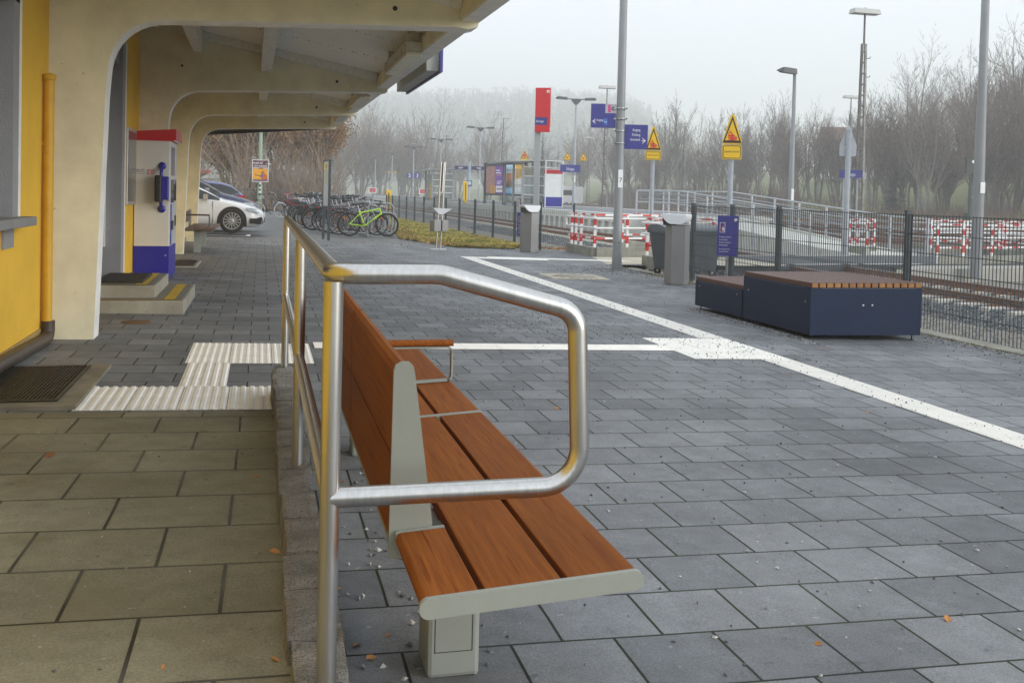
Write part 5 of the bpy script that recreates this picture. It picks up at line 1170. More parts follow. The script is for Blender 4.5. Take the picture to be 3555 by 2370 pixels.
# ------------------------------------------------------------------ bicycles
tyre_m = M('tyre_rubber', (.018, .018, .019), .8, 0, .2, 9); rim_m = M('rim_alloy', (.42, .43, .44), .35, .7, .1, 8); chrome = M('chrome_part', (.45, .45, .46), .3, .8, .1, 8)
bikepaint = M('bike_paint', (1, 1, 1), .3, 0, .04, 6, objcol=True, coat=.4); saddle_m = M('saddle_black', (.02, .02, .022), .6, 0, .2, 9); refl = M('reflector_orange', (.45, .13, .015), .3); redl = M('rear_light_red', (.45, .01, .015), .25)
def bicycle(kind, label, loc, rz, lean):
    mtb = kind == 'mtb'; R_ = .335; wb = 1.07
    t = thing('bicycle', label, 'bicycle', loc, rz, 'bicycles parked in the racks'); t.rotation_euler = (lean, 0, rz)
    for i, x in enumerate((0, wb)):
        b = MB(); b.torus((x, 0, R_), R_-.038, .012, 'y', 32, 6, 0, .7); b.lathe([(.022, -.05), (.03, -.03), (.018, -.02), (.018, .02), (.03, .03), (.022, .05)], 10, (x, 0, R_), 1, 'y')
        for k in range(28):
            a = 2*pi*k/28; s = (-1)**k*.022; P = Vector((x+.022*cos(a+.5*(-1)**(k//2)), s, R_+.022*sin(a+.5*(-1)**(k//2)))); Q = Vector((x+(R_-.045)*cos(a), 0, R_+(R_-.045)*sin(a))); b.tube([P, Q], .0016, 3, 1, False)
        if not mtb:
            for k in (1, 4): a = 2*pi*k/6; b.beam((x+(R_*.5)*cos(a), 0, R_+R_*.5*sin(a)), (x+(R_*.72)*cos(a), 0, R_+R_*.72*sin(a)), .012, .035, 2)
        else:
            a = 2.2; b.beam((x+(R_*.5)*cos(a), 0, R_+R_*.5*sin(a)), (x+(R_*.74)*cos(a), 0, R_+R_*.74*sin(a)), .012, .035, 2)
        w_ = b.build('wheel', [rim_m, chrome, refl], t)
        b = MB(); b.torus((x, 0, R_), R_-.026 if mtb else R_-.022, .028 if mtb else .022, 'y', 36, 8); b.build('tyre', tyre_m, w_)
    bb = Vector((.43, 0, .29)); rh = Vector((0, 0, R_)); st = Vector((.28, 0, .72 if mtb else .80)); hh = Vector((.86, 0, .78 if mtb else .88)); hl = Vector((.90, 0, .65 if mtb else .72))
    b = MB(); r = .021 if mtb else .016
    b.tube([bb, hl], r*1.15, 8); b.tube([bb, st], r, 8); b.tube([st-Vector((0, 0, .06)), hh], r, 8); b.tube([hh+Vector((-.01, 0, .03)), hl-Vector((-.01, 0, .03))], r*1.1, 8)
    for s in (-.05, .05):
        b.tube([bb+Vector((-.02, s*.5, 0)), rh+Vector((0, s*1.3, 0))], r*.62, 6); b.tube([st+Vector((.02, s*.4, -.08)), rh+Vector((0, s*1.3, 0))], r*.55, 6)
    b.lathe([(.026, -.035), (.026, .035)], 10, bb, 0, 'y'); b.build('frame', bikepaint, t)
    b = MB(); f1 = Vector((wb, 0, R_))
    for s in (-.055, .055): b.tube([hl+Vector((.02, s, -.05)), f1+Vector((0, s, .12)), f1+Vector((0, s, 0))], [.014, .017, .015] if mtb else .011, 6, 0)
    b.box(hl.x-.0, hl.x+.045, -.065, .065, hl.z-.07, hl.z-.035, 0); b.build('fork', [black if mtb else chrome], t)
    b = MB(); top = hh+Vector((-.035, 0, .12)); b.tube([hh, top], .014, 8, 0)
    if mtb: P = [top+Vector((.06, 0, .0)), ]; bar = [top+Vector(v) for v in ((-.0, -.34, .06), (.03, -.12, .02), (.05, 0, .0), (.03, .12, .02), (-.0, .34, .06))]
    else: bar = [top+Vector(v) for v in ((-.20, -.28, .03), (-.08, -.25, .09), (.04, -.10, .05), (.05, 0, .02), (.04, .10, .05), (-.08, .25, .09), (-.20, .28, .03))]
    b.tube(fillet(bar, .05, 3), .012, 7, 0)
    for e, f in ((bar[0], bar[1]), (bar[-1], bar[-2])): d = (f-e).normalized(); b.tube([e-d*.005, e+d*.12], .018, 7, 1); b.tube([e+d*.13+Vector((.03, 0, -.01)), e+Vector((.05, 0, -.03))], .006, 5, 1)
    b.tube([bar[1], bar[1]+Vector((.12, .1, -.02)), hl+Vector((.04, .02, .0))], .004, 5, 1); b.build('handlebar', [black if mtb else chrome, black], t)
    b = MB(); b.tube([st, st+Vector((-.045, 0, .16))], .013, 8, 1); c = st+Vector((-.06, 0, .17))
    V = []; pr = [(-.15, .065), (-.10, .075), (-.02, .055), (.06, .025), (.13, .016)]
    for x, hw in pr: V += [c+Vector((x, -hw, -.0)), c+Vector((x, -hw*.6, .03)), c+Vector((x, hw*.6, .03)), c+Vector((x, hw, 0))]
    b.add(V, [(4*i+j, 4*i+4+j, 4*i+5+j, 4*i+1+j) for i in range(4) for j in range(3)]+[(0, 1, 2, 3), (16, 19, 18, 17)]+[(4*i, 4*i+3, 4*i+7, 4*i+4) for i in range(4)], 0, True); b.build('saddle', [saddle_m, chrome], t)
    b = MB(); b.lathe([(.085, -.045), (.09, -.04), (.085, -.035)], 18, bb, 0, 'y')
    for s in (-1, 1): e = bb+Vector((s*.12, -s*.07, -s*.11)); b.tube([bb+Vector((0, -s*.06, 0)), e], .010, 6, 0); b.box(e.x-.045, e.x+.045, e.y-s*.01-.04, e.y-s*.01+.04, e.z-.01, e.z+.01, 0)
    for s in (-.02, .03): b.tube([bb+Vector((0, -.04, s*2)), rh+Vector((0, -.045, s))], .005, 4, 0)
    b.build('crankset', black, t)
    if not mtb:
        for x, a0, a1 in ((0, .1, 3.2), (wb, .5, 2.7)):
            b = MB(); n = 14; V = []
            for k in range(n+1):
                a = a0+(a1-a0)*k/n
                for y, rr in ((-.028, R_+.012), (0, R_+.022), (.028, R_+.012)): V.append((x+rr*cos(a), y, R_+rr*sin(a)))
            b.add(V, [(3*k+j, 3*k+3+j, 3*k+4+j, 3*k+1+j) for k in range(n) for j in range(2)], 0, True)
            for s in (-.03, .03): b.tube([(x, s*1.6, R_), (x+(R_+.01)*cos(a1*.6+.3), s, R_+(R_+.01)*sin(a1*.6+.3))], .003, 4, 0)
            b.build('mudguard', M('mudguard', (.06, .062, .065), .4, .2, .2, 4), t)
        b = MB(); z = R_*2+.07
        for y in (-.06, 0, .06): b.tube([(-.22, y, z), (.22, y, z+.01)], .006, 5)
        for s in (-.06, .06): b.tube([(-.05, s, z), (0, s*.9, R_)], .005, 5); b.tube([(.15, s, z), (0, s*.9, R_)], .005, 5)
        b.build('carrier', black, t)
        b = MB(); b.box(-.26, -.22, -.04, .04, z-.05, z, 0, .006); b.build('rear_light', redl, t)
    return reg(t)
def bk(x): return gz(x)+.004
mtb = bicycle('mtb', 'lime green mountain bike, nearest in the rack', (2.40, 28.35, bk(2.4)), radians(3), radians(-9))
city = bicycle('city', 'black city bicycle directly behind the lime green mountain bike', (2.18, 28.95, bk(2.2)), radians(4), radians(-5))
def paint(kids_, c):
    for o in kids_:
        if o.name.startswith('frame'): o.color = (*c, 1)
LIME = (.42, .72, .008)
paint(kids(mtb), LIME); paint(kids(city), (.02, .02, .022))
b = MB(); 
bb, hl = Vector((.43, 0, .29)), Vector((.90, 0, .65)); d = (hl-bb).normalized(); u_ = Vector((-d.z, 0, d.x))
b.text('KILE', .055, bb+d*.13-u_*.02+Vector((0, -.027, 0)), d, u_, 0, 1.7, 'l', True)
b.build('frame_lettering', blackink, mtb); reg(mtb)
cols = [((.10, .03, .02), 'maroon'), ((.02, .02, .022), 'black'), ((.32, .33, .34), 'silver'), ((.05, .06, .16), 'dark blue'), ((.02, .02, .022), 'black'), ((.30, .31, .32), 'silver'), ((.02, .10, .11), 'teal'), ((.16, .17, .18), 'grey'), ((.02, .02, .022), 'black'), ((.09, .015, .02), 'dark red'), ((.03, .03, .09), 'navy'), ((.34, .34, .35), 'silver'), ((.02, .02, .022), 'black'), ((.12, .13, .14), 'grey'), ((.10, .10, .28), 'violet blue')]
ORD = ['third', 'fourth', 'fifth', 'sixth', 'seventh', 'eighth', 'ninth', 'tenth', 'eleventh', 'twelfth', 'thirteenth', 'fourteenth', 'fifteenth', 'sixteenth', 'seventeenth', 'eighteenth', 'nineteenth', 'twentieth', 'twenty-first', 'twenty-second', 'twenty-third', 'twenty-fourth', 'twenty-fifth', 'twenty-sixth', 'twenty-seventh', 'twenty-eighth', 'twenty-ninth']
rb = random.Random(11); Y = 29.6
for i in range(26):
    x = max(1.42-.012*(Y-33), 2.05-.16*(Y-29.2)); x += rb.uniform(-.1, .15); c, cn = cols[(i*4+3) % len(cols)] if i else cols[0]
    src = mtb if i in (3, 11) else city
    o, new = dup(src, (x, Y, bk(x)), radians(rb.uniform(-5, 6)), '%s bicycle, %s from the lime green one along the near side of the racks' % (cn, ORD[i]), sc=rb.uniform(.96, 1.05), skip=('frame_lettering',) + (() if rb.random() < .6 else ('mudguard',)) + (() if rb.random() < .6 else ('carrier', 'rear_light')))
    o.rotation_euler[0] = radians(rb.uniform(-9, 5)); paint(new, c)
    if i % 3 == 1:
        q = MB(); q.box(.98, 1.30, -.17, .17, .86, .88); 
        for k in range(9): q.box(.97+k*.041, .978+k*.041, -.18, -.175, .87, 1.08); q.box(.97+k*.041, .978+k*.041, .175, .18, .87, 1.08); q.box(.965, .97, -.18+k*.043, -.172+k*.043, .87, 1.08); q.box(1.305, 1.31, -.18+k*.043, -.172+k*.043, .87, 1.08)
        for z in (.88, .98, 1.08): q.box(.96, 1.31, -.185, -.175, z, z+.012); q.box(.96, 1.31, .175, .185, z, z+.012); q.box(.96, .97, -.18, .18, z, z+.012); q.box(1.30, 1.31, -.18, .18, z, z+.012)
        q.build('basket', galv if i % 2 else black, o)
    if i % 4 == 2:
        q = MB(); q.box(-.24, .14, -.17, -.06, .38, .70, 0, .03); q.build('pannier', M('pannier_black', (.018, .018, .022), .8, 0, .3, 6), o)
    Y += rb.uniform(.60, .84)
Y = 31.2
for i in range(24):
    x = min(3.70+(Y-31)*.06, 3.98)+rb.uniform(-.12, .12); c, cn = cols[(i*7+5) % len(cols)]
    o, new = dup(mtb if i % 4 == 1 else city, (x, Y, bk(x)), radians(180+rb.uniform(-5, 5)), '%s bicycle parked facing left, %s from the front in the row nearer the grass' % (cn, (['first', 'second']+ORD)[i]), skip=('frame_lettering',))
    o.rotation_euler[0] = radians(rb.uniform(-6, 8)); paint(new, c); Y += rb.uniform(.75, 1.1)
o, new = dup(city, (1.1, 55.2, bk(1.1)), radians(2), 'purple bicycle with a pink saddle at the far end of the rack'); paint(new, (.14, .05, .28))
for q in new:
    if q.name.startswith('saddle'): q.data = q.data.copy(); q.data.materials[0] = M('saddle_pink', (.70, .08, .22), .5)
o, new = dup(city, (-.1, 42.5, bk(-.1)), radians(30), 'black bicycle with white tyres leaning on the green lamp post'); paint(new, (.02, .02, .022))
wt = M('tyre_white', (.62, .62, .60), .7)
for q in new:
    for g_ in kids(q):
        if g_.name.startswith('tyre'): g_.data = g_.data.copy(); g_.data.materials[0] = wt
rk = thing('bicycle_rack', 'galvanised steel bicycle rack with tall and low hoops between the bicycles', 'bicycle rack', (2.6, 28.6, gz(2.6)))
for k in range(26):
    y = k*.85+.25; h = .95 if k % 2 == 0 else .66; x0 = .35 if k % 2 == 0 else .55
    b = MB(); b.tube(fillet([(x0, y, 0), (x0+.02, y, h), (x0+.75, y, h-.02), (x0+.68, y, .05)], .16, 5), .024, 7); b.build('hoop', galv, rk)
b = MB()
for x in (.35, 1.1): b.box(x-.03, x+.03, -.1, 21.8, .0, .05)
b.tube([(-.35, .1, .12), (.3, .1, .08)], .03, 6); b.build('base_rail', galv, rk)

# ------------------------------------------------------------------ cars
def car(name, label, loc, rz, paintmat, kind='sedan'):
    t = thing(name, label, 'car', loc, rz, 'cars parked beside the forecourt')
    # x(front=0), z sill, z belt, z roof, half width low, half width belt, half width roof
    S = [(0.02, .34, .46, .52, .52, .55, .50), (-.05, .22, .54, .62, .74, .74, .62), (-.22, .17, .62, .70, .86, .83, .66), (-.5, .17, .71, .79, .90, .87, .70), (-.85, .19, .80, .865, .905, .885, .72), (-1.05, .19, .85, .90, .91, .89, .74), (-1.15, .19, .87, .94, .91, .89, .74), (-1.5, .19, .90, 1.13, .91, .885, .67), (-1.9, .19, .92, 1.31, .91, .885, .60), (-2.4, .19, .94, 1.425, .91, .885, .58), (-2.46, .19, .94, 1.43, .91, .885, .58), (-3.2, .19, .95, 1.43, .91, .885, .575), (-3.8, .19, .96, 1.38, .91, .88, .56), (-4.2, .20, .97, 1.26, .90, .87, .56), (-4.5, .24, .97, 1.08, .86, .83, .60), (-4.66, .32, .90, .96, .78, .76, .60), (-4.69, .42, .78, .84, .70, .68, .55)]
    if kind == 'hatch': S = [(x*.93 if x > -3.9 else x*.915, a, c, (r if r < 1.1 or x > -3.9 else r+.03), d, e, f) for x, a, c, r, d, e, f in S]
    b = MB(); n = len(S); V = []
    for x, zs, zb, zr, wl, wb_, wr in S:
        R_ = [(0, zs), (wl*.85, zs), (wl*.97, zs+.07), (wl, zs+(zb-zs)*.35), (wl*1.0, zs+(zb-zs)*.6), (wb_, zb-.03), (wb_*.985, zb), (wr+(wb_-wr)*.12, zr-(zr-zb)*.14), (wr*.9, zr-.004), (0, zr+.012)]
        V += [(x, p, z) for p, z in R_]+[(x, -p, z) for p, z in R_[1:-1]][::-1]
    m = 18; 
    body, gl = [], []
    for i in range(n-1):
        for j in range(m):
            q = (i*m+j, i*m+(j+1) % m, (i+1)*m+(j+1) % m, (i+1)*m+j)
            side = j in (6, 11); top = j in (8, 9, 7, 10)
            g_ = (side and S[i][0] <= -1.14*(.93 if kind == 'hatch' else 1) and S[i][0] > -4.0 and abs(S[i][0]+2.4*(.93 if kind == 'hatch' else 1)) > .01) or (j in (8, 9) and -1.85 < S[i][0] <= -1.10*(.93 if kind == 'hatch' else 1)) or (j in (8, 9) and -4.6 < S[i][0] < -3.75)
            (gl if g_ else body).append(q)
    b.add(V, body+[tuple(range(m)), tuple(range((n-1)*m, n*m))[::-1]], 0, True)
    # black plates proud of the side, painting in the shade of the wheel arches
    for x in (-.82, -3.55*(.95 if kind == 'hatch' else 1)):
        for s in (-1, 1):
            A = [(x+.385*cos(pi*k/14), .34+.385*sin(pi*k/14)) for k in range(15)]+[(x-.385, .19), (x+.385, .19)]; b.prism(A, s*.85, s*.916, 'xz', 1)
    b.prism([(-1.25, .17), (-1.25, .215), (-3.2, .215), (-3.2, .17)], -.915, -.87, 'xz', 1)
    for x in (-1.32, -2.43, -3.3): b.box(x-.004, x+.004, -.913, -.90, .26, .86, 1)
    b.build('body', [paintmat, black], t)
    b = MB(); b.add(V, gl, 0, False)
    me = b.build('window', darkglass if kind != 'x' else glass, t)
    rim = M('car_rim', (.42, .43, .44), .35, .6, .1, 5)
    for x in (-.82, -3.55*(.95 if kind == 'hatch' else 1)):
        for s in (-1, 1):
            b = MB(); b.lathe([(0, s*.925), (.05, s*.93), (.06, s*.915)], 14, (x, 0, .335), 0, 'y'); b.lathe([(.205, s*.90), (.225, s*.93), (.235, s*.92)], 28, (x, 0, .335), 0, 'y'); b.lathe([(0, s*.885), (.22, s*.885)], 24, (x, 0, .335), 1, 'y')
            for k in range(14): a = 2*pi*k/14+.1; b.beam((x+.05*cos(a), s*.918, .335+.05*sin(a)), (x+.215*cos(a+.12), s*.915, .335+.215*sin(a+.12)), .028, .02, 0, up=(0, 1, 0))
            w_ = b.build('wheel', [rim, black], t)
            b = MB(); b.lathe([(.225, s*.75), (.32, s*.75), (.335, s*.80), (.335, s*.89), (.32, s*.925), (.24, s*.932), (.225, s*.91)], 30, (x, 0, .335), 0, 'y'); b.build('tyre', tyre_m, w_)
    for s in (-1, 1):
        b = MB(); b.add([(-.10, s*.70, .55), (-.03, s*.55, .55), (-.05, s*.55, .63), (-.30, s*.84, .69), (-.45, s*.895, .69), (-.42, s*.90, .64), (-.16, s*.85, .55)], [(0, 1, 2, 3, 4, 5, 6)]); b.add([(-.08, s*.80, .56), (-.14, s*.87, .555), (-.44, s*.908, .62), (-.47, s*.906, .69), (-.30, s*.88, .69)], [(0, 1, 2, 3, 4)]); b.build('headlight', M('headlight_glass', (.40, .43, .46), .1, .3, .2, 8), t)
        b = MB(); b.add([(-.02, s*.60, .26), (-.02, s*.74, .42), (-.06, s*.82, .45), (-.34, s*.92, .36), (-.34, s*.92, .29), (-.12, s*.80, .24)], [(0, 1, 2, 3, 4, 5)]); b.box(-.36, -.05, s*.885-.02*s, s*.912, .27, .41, 0); b.build('air_intake', black, t)
        b = MB(); b.obox((-1.50, s*1.0, .97), (1, 0, 0), (0, 1, 0), (0, 0, 1), .06, .10, .07, 0); b.obox((-1.48, s*.91, .92), (1, 0, 0), (0, 1, 0), (0, 0, 1), .03, .05, .02, 1); b.build('mirror', [M('mirror_grey', (.5, .52, .54), .2, .5), black], t)
        b = MB(); b.box(-4.70 if kind != 'hatch' else -4.30, -4.35 if kind != 'hatch' else -4.05, s*.60, s*.86, .80, .96); b.build('tail_light', redl, t)
    b = MB(); b.box(-2.45, -2.28, -.925, -.905, .86, .885); b.build('door_handle', chrome, t)
    b = MB(); b.box(-.02, .035, -.42, .42, .30, .42); b.box(.02, .04, -.26, .26, .44, .52, 1); b.build('grille', [black, white], t)
    return t
wp = M('car_white', (.74, .76, .78), .25, 0, .02, 2, coat=.6); bp = M('car_navy', (.030, .036, .085), .25, .3, .05, 2, coat=.6); b2 = M('car_blue', (.045, .055, .20), .25, .2, .05, 2, coat=.6)
car('parked_car', 'white car parked nearest, its front wheel and headlight showing past the canopy column', (.07, 29.0, .0), 0, wp)
car('parked_car', 'dark navy car parked between the white car and the blue hatchback', (-.02, 31.6, .01), 0, bp).scale = (1, 1, 1.15)
car('parked_car', 'blue hatchback parked with its rear and red tail light to the right', (-4.85, 36.6, .01), pi, b2, 'hatch')
bus = thing('bus', 'red roofed coach with dark windows standing behind the bushes', 'bus', (-10.5, 96, -.3))
b = MB(); b.box(-6, 6, -1.2, 1.2, .35, 3.0, 0, .05); b.build('body', darkglass, bus)
b = MB(); b.box(-6.02, 6.02, -1.22, 1.22, 2.75, 3.1, 0, .05); b.box(-6.02, 6.02, -1.22, 1.22, .3, 1.1, 0); b.build('roof', M('bus_red', (.50, .05, .05), .4), bus)
for x in (-3.8, 3.6): b = MB(); b.lathe([(0, -1.24), (.48, -1.24), (.5, -1.2), (.5, -.9)], 20, (x, 0, .5), 0, 'y'); b.build('wheel', black, bus)
# green lamp post with concert poster
gp = thing('lamp_post', 'pale green lamp post with stickers, carrying the concert poster', 'lamp post', (-.05, 43.3, 0))
gm = M('pale_green_paint', (.26, .36, .25), .5, 0, .08, 3)
b = MB(); b.lathe([(.10, -.1), (.098, 1.3), (.075, 1.4), (.055, 6), (0, 6)], 14); b.build('pole', gm, gp)
b = MB(); rb2 = random.Random(2)
for k in range(7): z = .95+k*.09; b.box(-.05+rb2.uniform(0, .02), .01+rb2.uniform(0, .03), -.108, -.098, z, z+.06+rb2.uniform(0, .03), k % 2)
b.build('stickers', [blackink, white], gp)
ps = thing('concert_poster', 'white-bordered concert poster with an orange picture on the green lamp post', 'poster', (-.05, 43.18, 1.5), radians(4)); ps.scale = (.75, .75, .75)
b = MB(); b.box(-.44, .44, -.02, .0, 0, 1.22); b.box(-.41, .41, -.022, -.02, .03, 1.19, 1); b.box(-.41, .41, -.024, -.022, .14, .72, 2)
b.text('MAMMA MIA', .12, (-.40, -.025, .99), (1, 0, 0), ONE, 0, .78, 'l', True); b.text('MEETS', .05, (.40, -.025, .99), (1, 0, 0), ONE, 0, .9, 'r', True); b.text('UDO JÜRGENS', .13, (0, -.025, .83), (1, 0, 0), ONE, 0, .84, 'c', True)
b.box(-.4, .4, -.025, -.022, .775, .79, 0); b.box(-.4, .4, -.025, -.022, .09, .10, 0); b.box(-.2, .2, -.025, -.022, 1.13, 1.14, 0); b.box(-.4, -.1, -.026, -.022, .735, .76, 0); b.box(.15, .4, -.026, -.022, .735, .76, 0)
b.prism([(.05, .14), (.40, .14), (.36, .34), (.28, .46), (.14, .42)], -.026, -.022, 'xz', 3); b.lathe([(.105, -.0265), (0, -.027)], 14, (.13, 0, .50), 4, 'y'); b.prism([(.0, .28), (.12, .22), (.16, .38), (.06, .42)], -.028, -.022, 'xz', 5); b.beam((-.28, -.027, .38), (.02, -.027, .33), .004, .035, 6)
b.build('print', [white, M('poster_maroon', (.10, .02, .035), .5), M('poster_fire', (.75, .22, .01), .5, 0, .3, 5, col2=(.75, .45, .02)), M('poster_or2', (.55, .12, .01), .5), M('poster_skin', (.38, .14, .05), .5), M('poster_blue2', (.06, .10, .32), .5), blackink], ps)
ifn = thing('iron_fence', 'low dark iron railing along the bushes behind the cars', 'fence', (-12, 61, 0)); b = MB()
x = 0
while x < 13.6: b.box(x-.012, x+.012, -.012, .012, 0, 1.25); x += .16
for z in (.2, 1.1): b.box(0, 13.6, -.015, .015, z, z+.03)
b.build('bars', darkgrey, ifn)
gpst = thing('gate_pillar', 'pale gate pillar with a pointed cap behind the blue hatchback', 'pillar', (-3.0, 63.0, 0)); b = MB(); b.box(-.55, .55, -.3, .3, 0, 1.75); b.add([(-.6, -.35, 1.75), (.6, -.35, 1.75), (.6, .35, 1.75), (-.6, .35, 1.75), (0, 0, 2.1)], [(0, 1, 4), (1, 2, 4), (2, 3, 4), (3, 0, 4), (0, 3, 2, 1)]); b.build('stone', concrete, gpst)
# ------------------------------------------------------------------ trees
def frame_of(d):
    u = Vector((0, 0, 1)) if abs(d.z) < .9 else Vector((1, 0, 0)); r = d.cross(u).normalized(); return r, r.cross(d)
def bare_tree(seed, H, spread, stems, leafy=None, twn=5, lv=3, upright=.5, tw=.011):
    rd = random.Random(seed); tr, cr = MB(), MB(); tips = []
    def limb(p, d, l_, r, lev):
        n = 4 if lev < 2 else 3; path = [p.copy()]; q = p.copy(); dd = d.copy()
        for k in range(n):
            dd = (dd+Vector((rd.uniform(-1, 1), rd.uniform(-1, 1), rd.uniform(-.6, 1)))*.13+Vector((0, 0, upright*.09))).normalized(); q = q+dd*(l_/n); path.append(q.copy())
        rs = [r*(1-.62*k/n) for k in range(n+1)]
        if lev == 0: tr.tube(path, rs, 7, 0, False)
        elif lev == 1: cr.tube(path, rs, 5, 0, False)
        elif lev == 2: cr.tube(path, rs, 3, 0, False)
        else:
            for a, b_ in zip(path[:-1], path[1:]):
                e = (b_-a); s = frame_of(e.normalized())[rd.randrange(2)]*max(r, tw*.5)
                cr.add([a-s, a+s, b_+s*.7, b_-s*.7], [(0, 1, 2, 3)], 1)
        if lev >= lv: tips.append((path[-1], dd)); tips.append((path[-2], dd)); return
        m = [rd.randint(7, 10), rd.randint(5, 7), twn, 3][min(lev, 3)]
        for k in range(m):
            f = rd.uniform(.28 if lev == 0 else .15, 1.0); i = min(int(f*n), n-1); base = path[i].lerp(path[i+1], f*n-i)
            ax = (path[i+1]-path[i]).normalized(); r_, u_ = frame_of(ax); a = rd.uniform(0, 2*pi); ang = rd.uniform(.35, .8)*spread
            nd = (ax*cos(ang)+(r_*cos(a)+u_*sin(a))*sin(ang)).normalized()
            limb(base, nd, l_*rd.uniform(.42, .68)*(1.15-.45*f), max(r*(1-.6*f)*.55, tw*.45), lev+1)
        limb(path[-1], dd, l_*.45, rs[-1]*.8, lev+1)
    for s in range(stems):
        a = rd.uniform(0, 2*pi); off = Vector((cos(a), sin(a), 0))*rd.uniform(0, .5)*(stems > 1)
        d = (Vector((0, 0, 1))+Vector((cos(a), sin(a), 0))*rd.uniform(.02, .32)*(1 if stems > 1 else .25)).normalized()
        limb(off, d, H*rd.uniform(.5, .72), H*(.014 if stems > 1 else .019), 0)
    return tr, cr, tips
GT = 'bare trees behind the railway yard'
protos = []
for i, (sd_, H, sp, st, pale) in enumerate(((1, 10.5, .95, 4, 0), (2, 11.5, .85, 3, 0), (3, 9.5, 1.05, 5, 0), (4, 12.5, .8, 1, 1), (5, 8.5, 1.0, 5, 0), (6, 12, .95, 2, 0), (8, 10, .7, 4, 1))):
    tr, cr, _ = bare_tree(sd_, H, sp, st, lv=3, twn=5, tw=.026)
    t = thing('bare_tree', 'bare grey-brown tree in the belt of trees behind the railway yard', 'tree', (0, 0, -50), 0, GT)
    tr.build('trunk', barkp if pale else bark, t, fixn=False); cr.build('crown', [barkp if pale else bark, twig], t, fixn=False); protos.append(reg(t))
rt = random.Random(5); first = set()
def plant(k, x, y, sc, lab=None, rz=None):
    z = terrain_z(x, y)-.1; p = protos[k]
    if k not in first: first.add(k); p.location = (x, y, z); p.scale = (sc,)*3; p.rotation_euler = (0, 0, rt.uniform(0, 6)); o = p
    else: o, _ = dup(p, (x, y, z), rt.uniform(0, 6), sc=sc)
    if lab: o['label'] = lab
    return o
# belt of trees, seen from ~ due north-east round to the right edge; angle = atan(x/y)
nT = 0
for i in range(74):
    f = i/74; ang = radians(19.5+f*27.5)+rt.uniform(-.006, .006); X = 60+rt.uniform(0, 9)+(6 if i % 3 == 0 else 0)
    y = X/math.tan(ang)
    if y > 150: X = 60*150/y+rt.uniform(-2, 4); y = 150+rt.uniform(-20, 20); X = y*math.tan(ang)
    d = sqrt(X*X+y*y); sc = rt.uniform(.74, 1.28)
    if f > .62: sc *= .95
    plant(i*5 % 7, X, y, sc)
plant(3, 58.5, 135.7, 1.5, 'tallest slender bare tree standing above the belt, right of the lamp post signs')
plant(5, 74, 84, 1.55, 'broad bare tree with a wide rounded crown, right of the tall lattice mast'); plant(1, 75, 78, 1.5, 'tall bare tree behind the right lamp post'); plant(0, 80, 80, 1.65, 'large hazy bare tree at the right edge'); plant(2, 84, 82, 1.7, 'farthest hazy tree cut by the right edge of the photo'); plant(6, 78, 96, 1.25)
for i in range(34):
    ang = radians(rt.uniform(35, 48.5)); X = rt.uniform(88, 165); y = X/math.tan(ang); o = plant((i*3+1) % 7, X, y, rt.uniform(1.1, 1.7), 'hazy bare tree on the meadow slope at the right'); o['group'] = 'hazy trees on the right-hand slope'
# undergrowth at the foot of the trees and dead grass
b = MB(); ru = random.Random(9)
for _ in range(5200):
    ang = radians(ru.uniform(17, 48)); X = 56.5+abs(ru.gauss(0, 4.5)); y = min(X/math.tan(ang), 165); z = terrain_z(X, y)-.1; h = ru.uniform(.5, 2.6)
    if ang > .52:
        if ru.random() < .6: continue
        h *= .5
    for k in range(2):
        a = ru.uniform(0, 2*pi); l_ = ru.uniform(.1, .5); s = Vector((.018, -.012, 0)); P = Vector((X+ru.uniform(-.3, .3), y+ru.uniform(-.3, .3), z)); Q = P+Vector((cos(a)*l_*h*.6, sin(a)*l_*h*.6, h))
        b.add([P-s, P+s, Q+s*.5, Q-s*.5], [(0, 1, 2, 3)], ru.randrange(2))
tag(b.build('undergrowth', [twig, M('brush_red', (.15, .075, .05), .9, 0, .3, 1)], fixn=False), kind='stuff')
b = MB()
dry = M('dry_grass', (.26, .19, .08), .9, 0, .3, 1.); rust = M('rust_leaves', (.20, .09, .035), .9, 0, .3, 1)
for _ in range(16000):
    ang = radians(ru.uniform(16, 48)); X = ru.uniform(54, 60) if ru.random() < .8 else ru.uniform(44, 54); y = min(X/math.tan(ang), 175); z = terrain_z(X, y)+(.08 if X < 57 else 0); h = ru.uniform(.1, .5)*(2 if (ang > .76) else 1); a = ru.uniform(0, 6)
    b.add([(X-.03, y, z-.1), (X+.03, y+.02, z-.1), (X+cos(a)*h*.5, y+sin(a)*h*.5, z+h)], [(0, 1, 2)], 0 if (ru.random() < .4 or ang > .78) else 1)
tag(b.build('dead_grass', [dry, rust], fixn=False), kind='stuff')

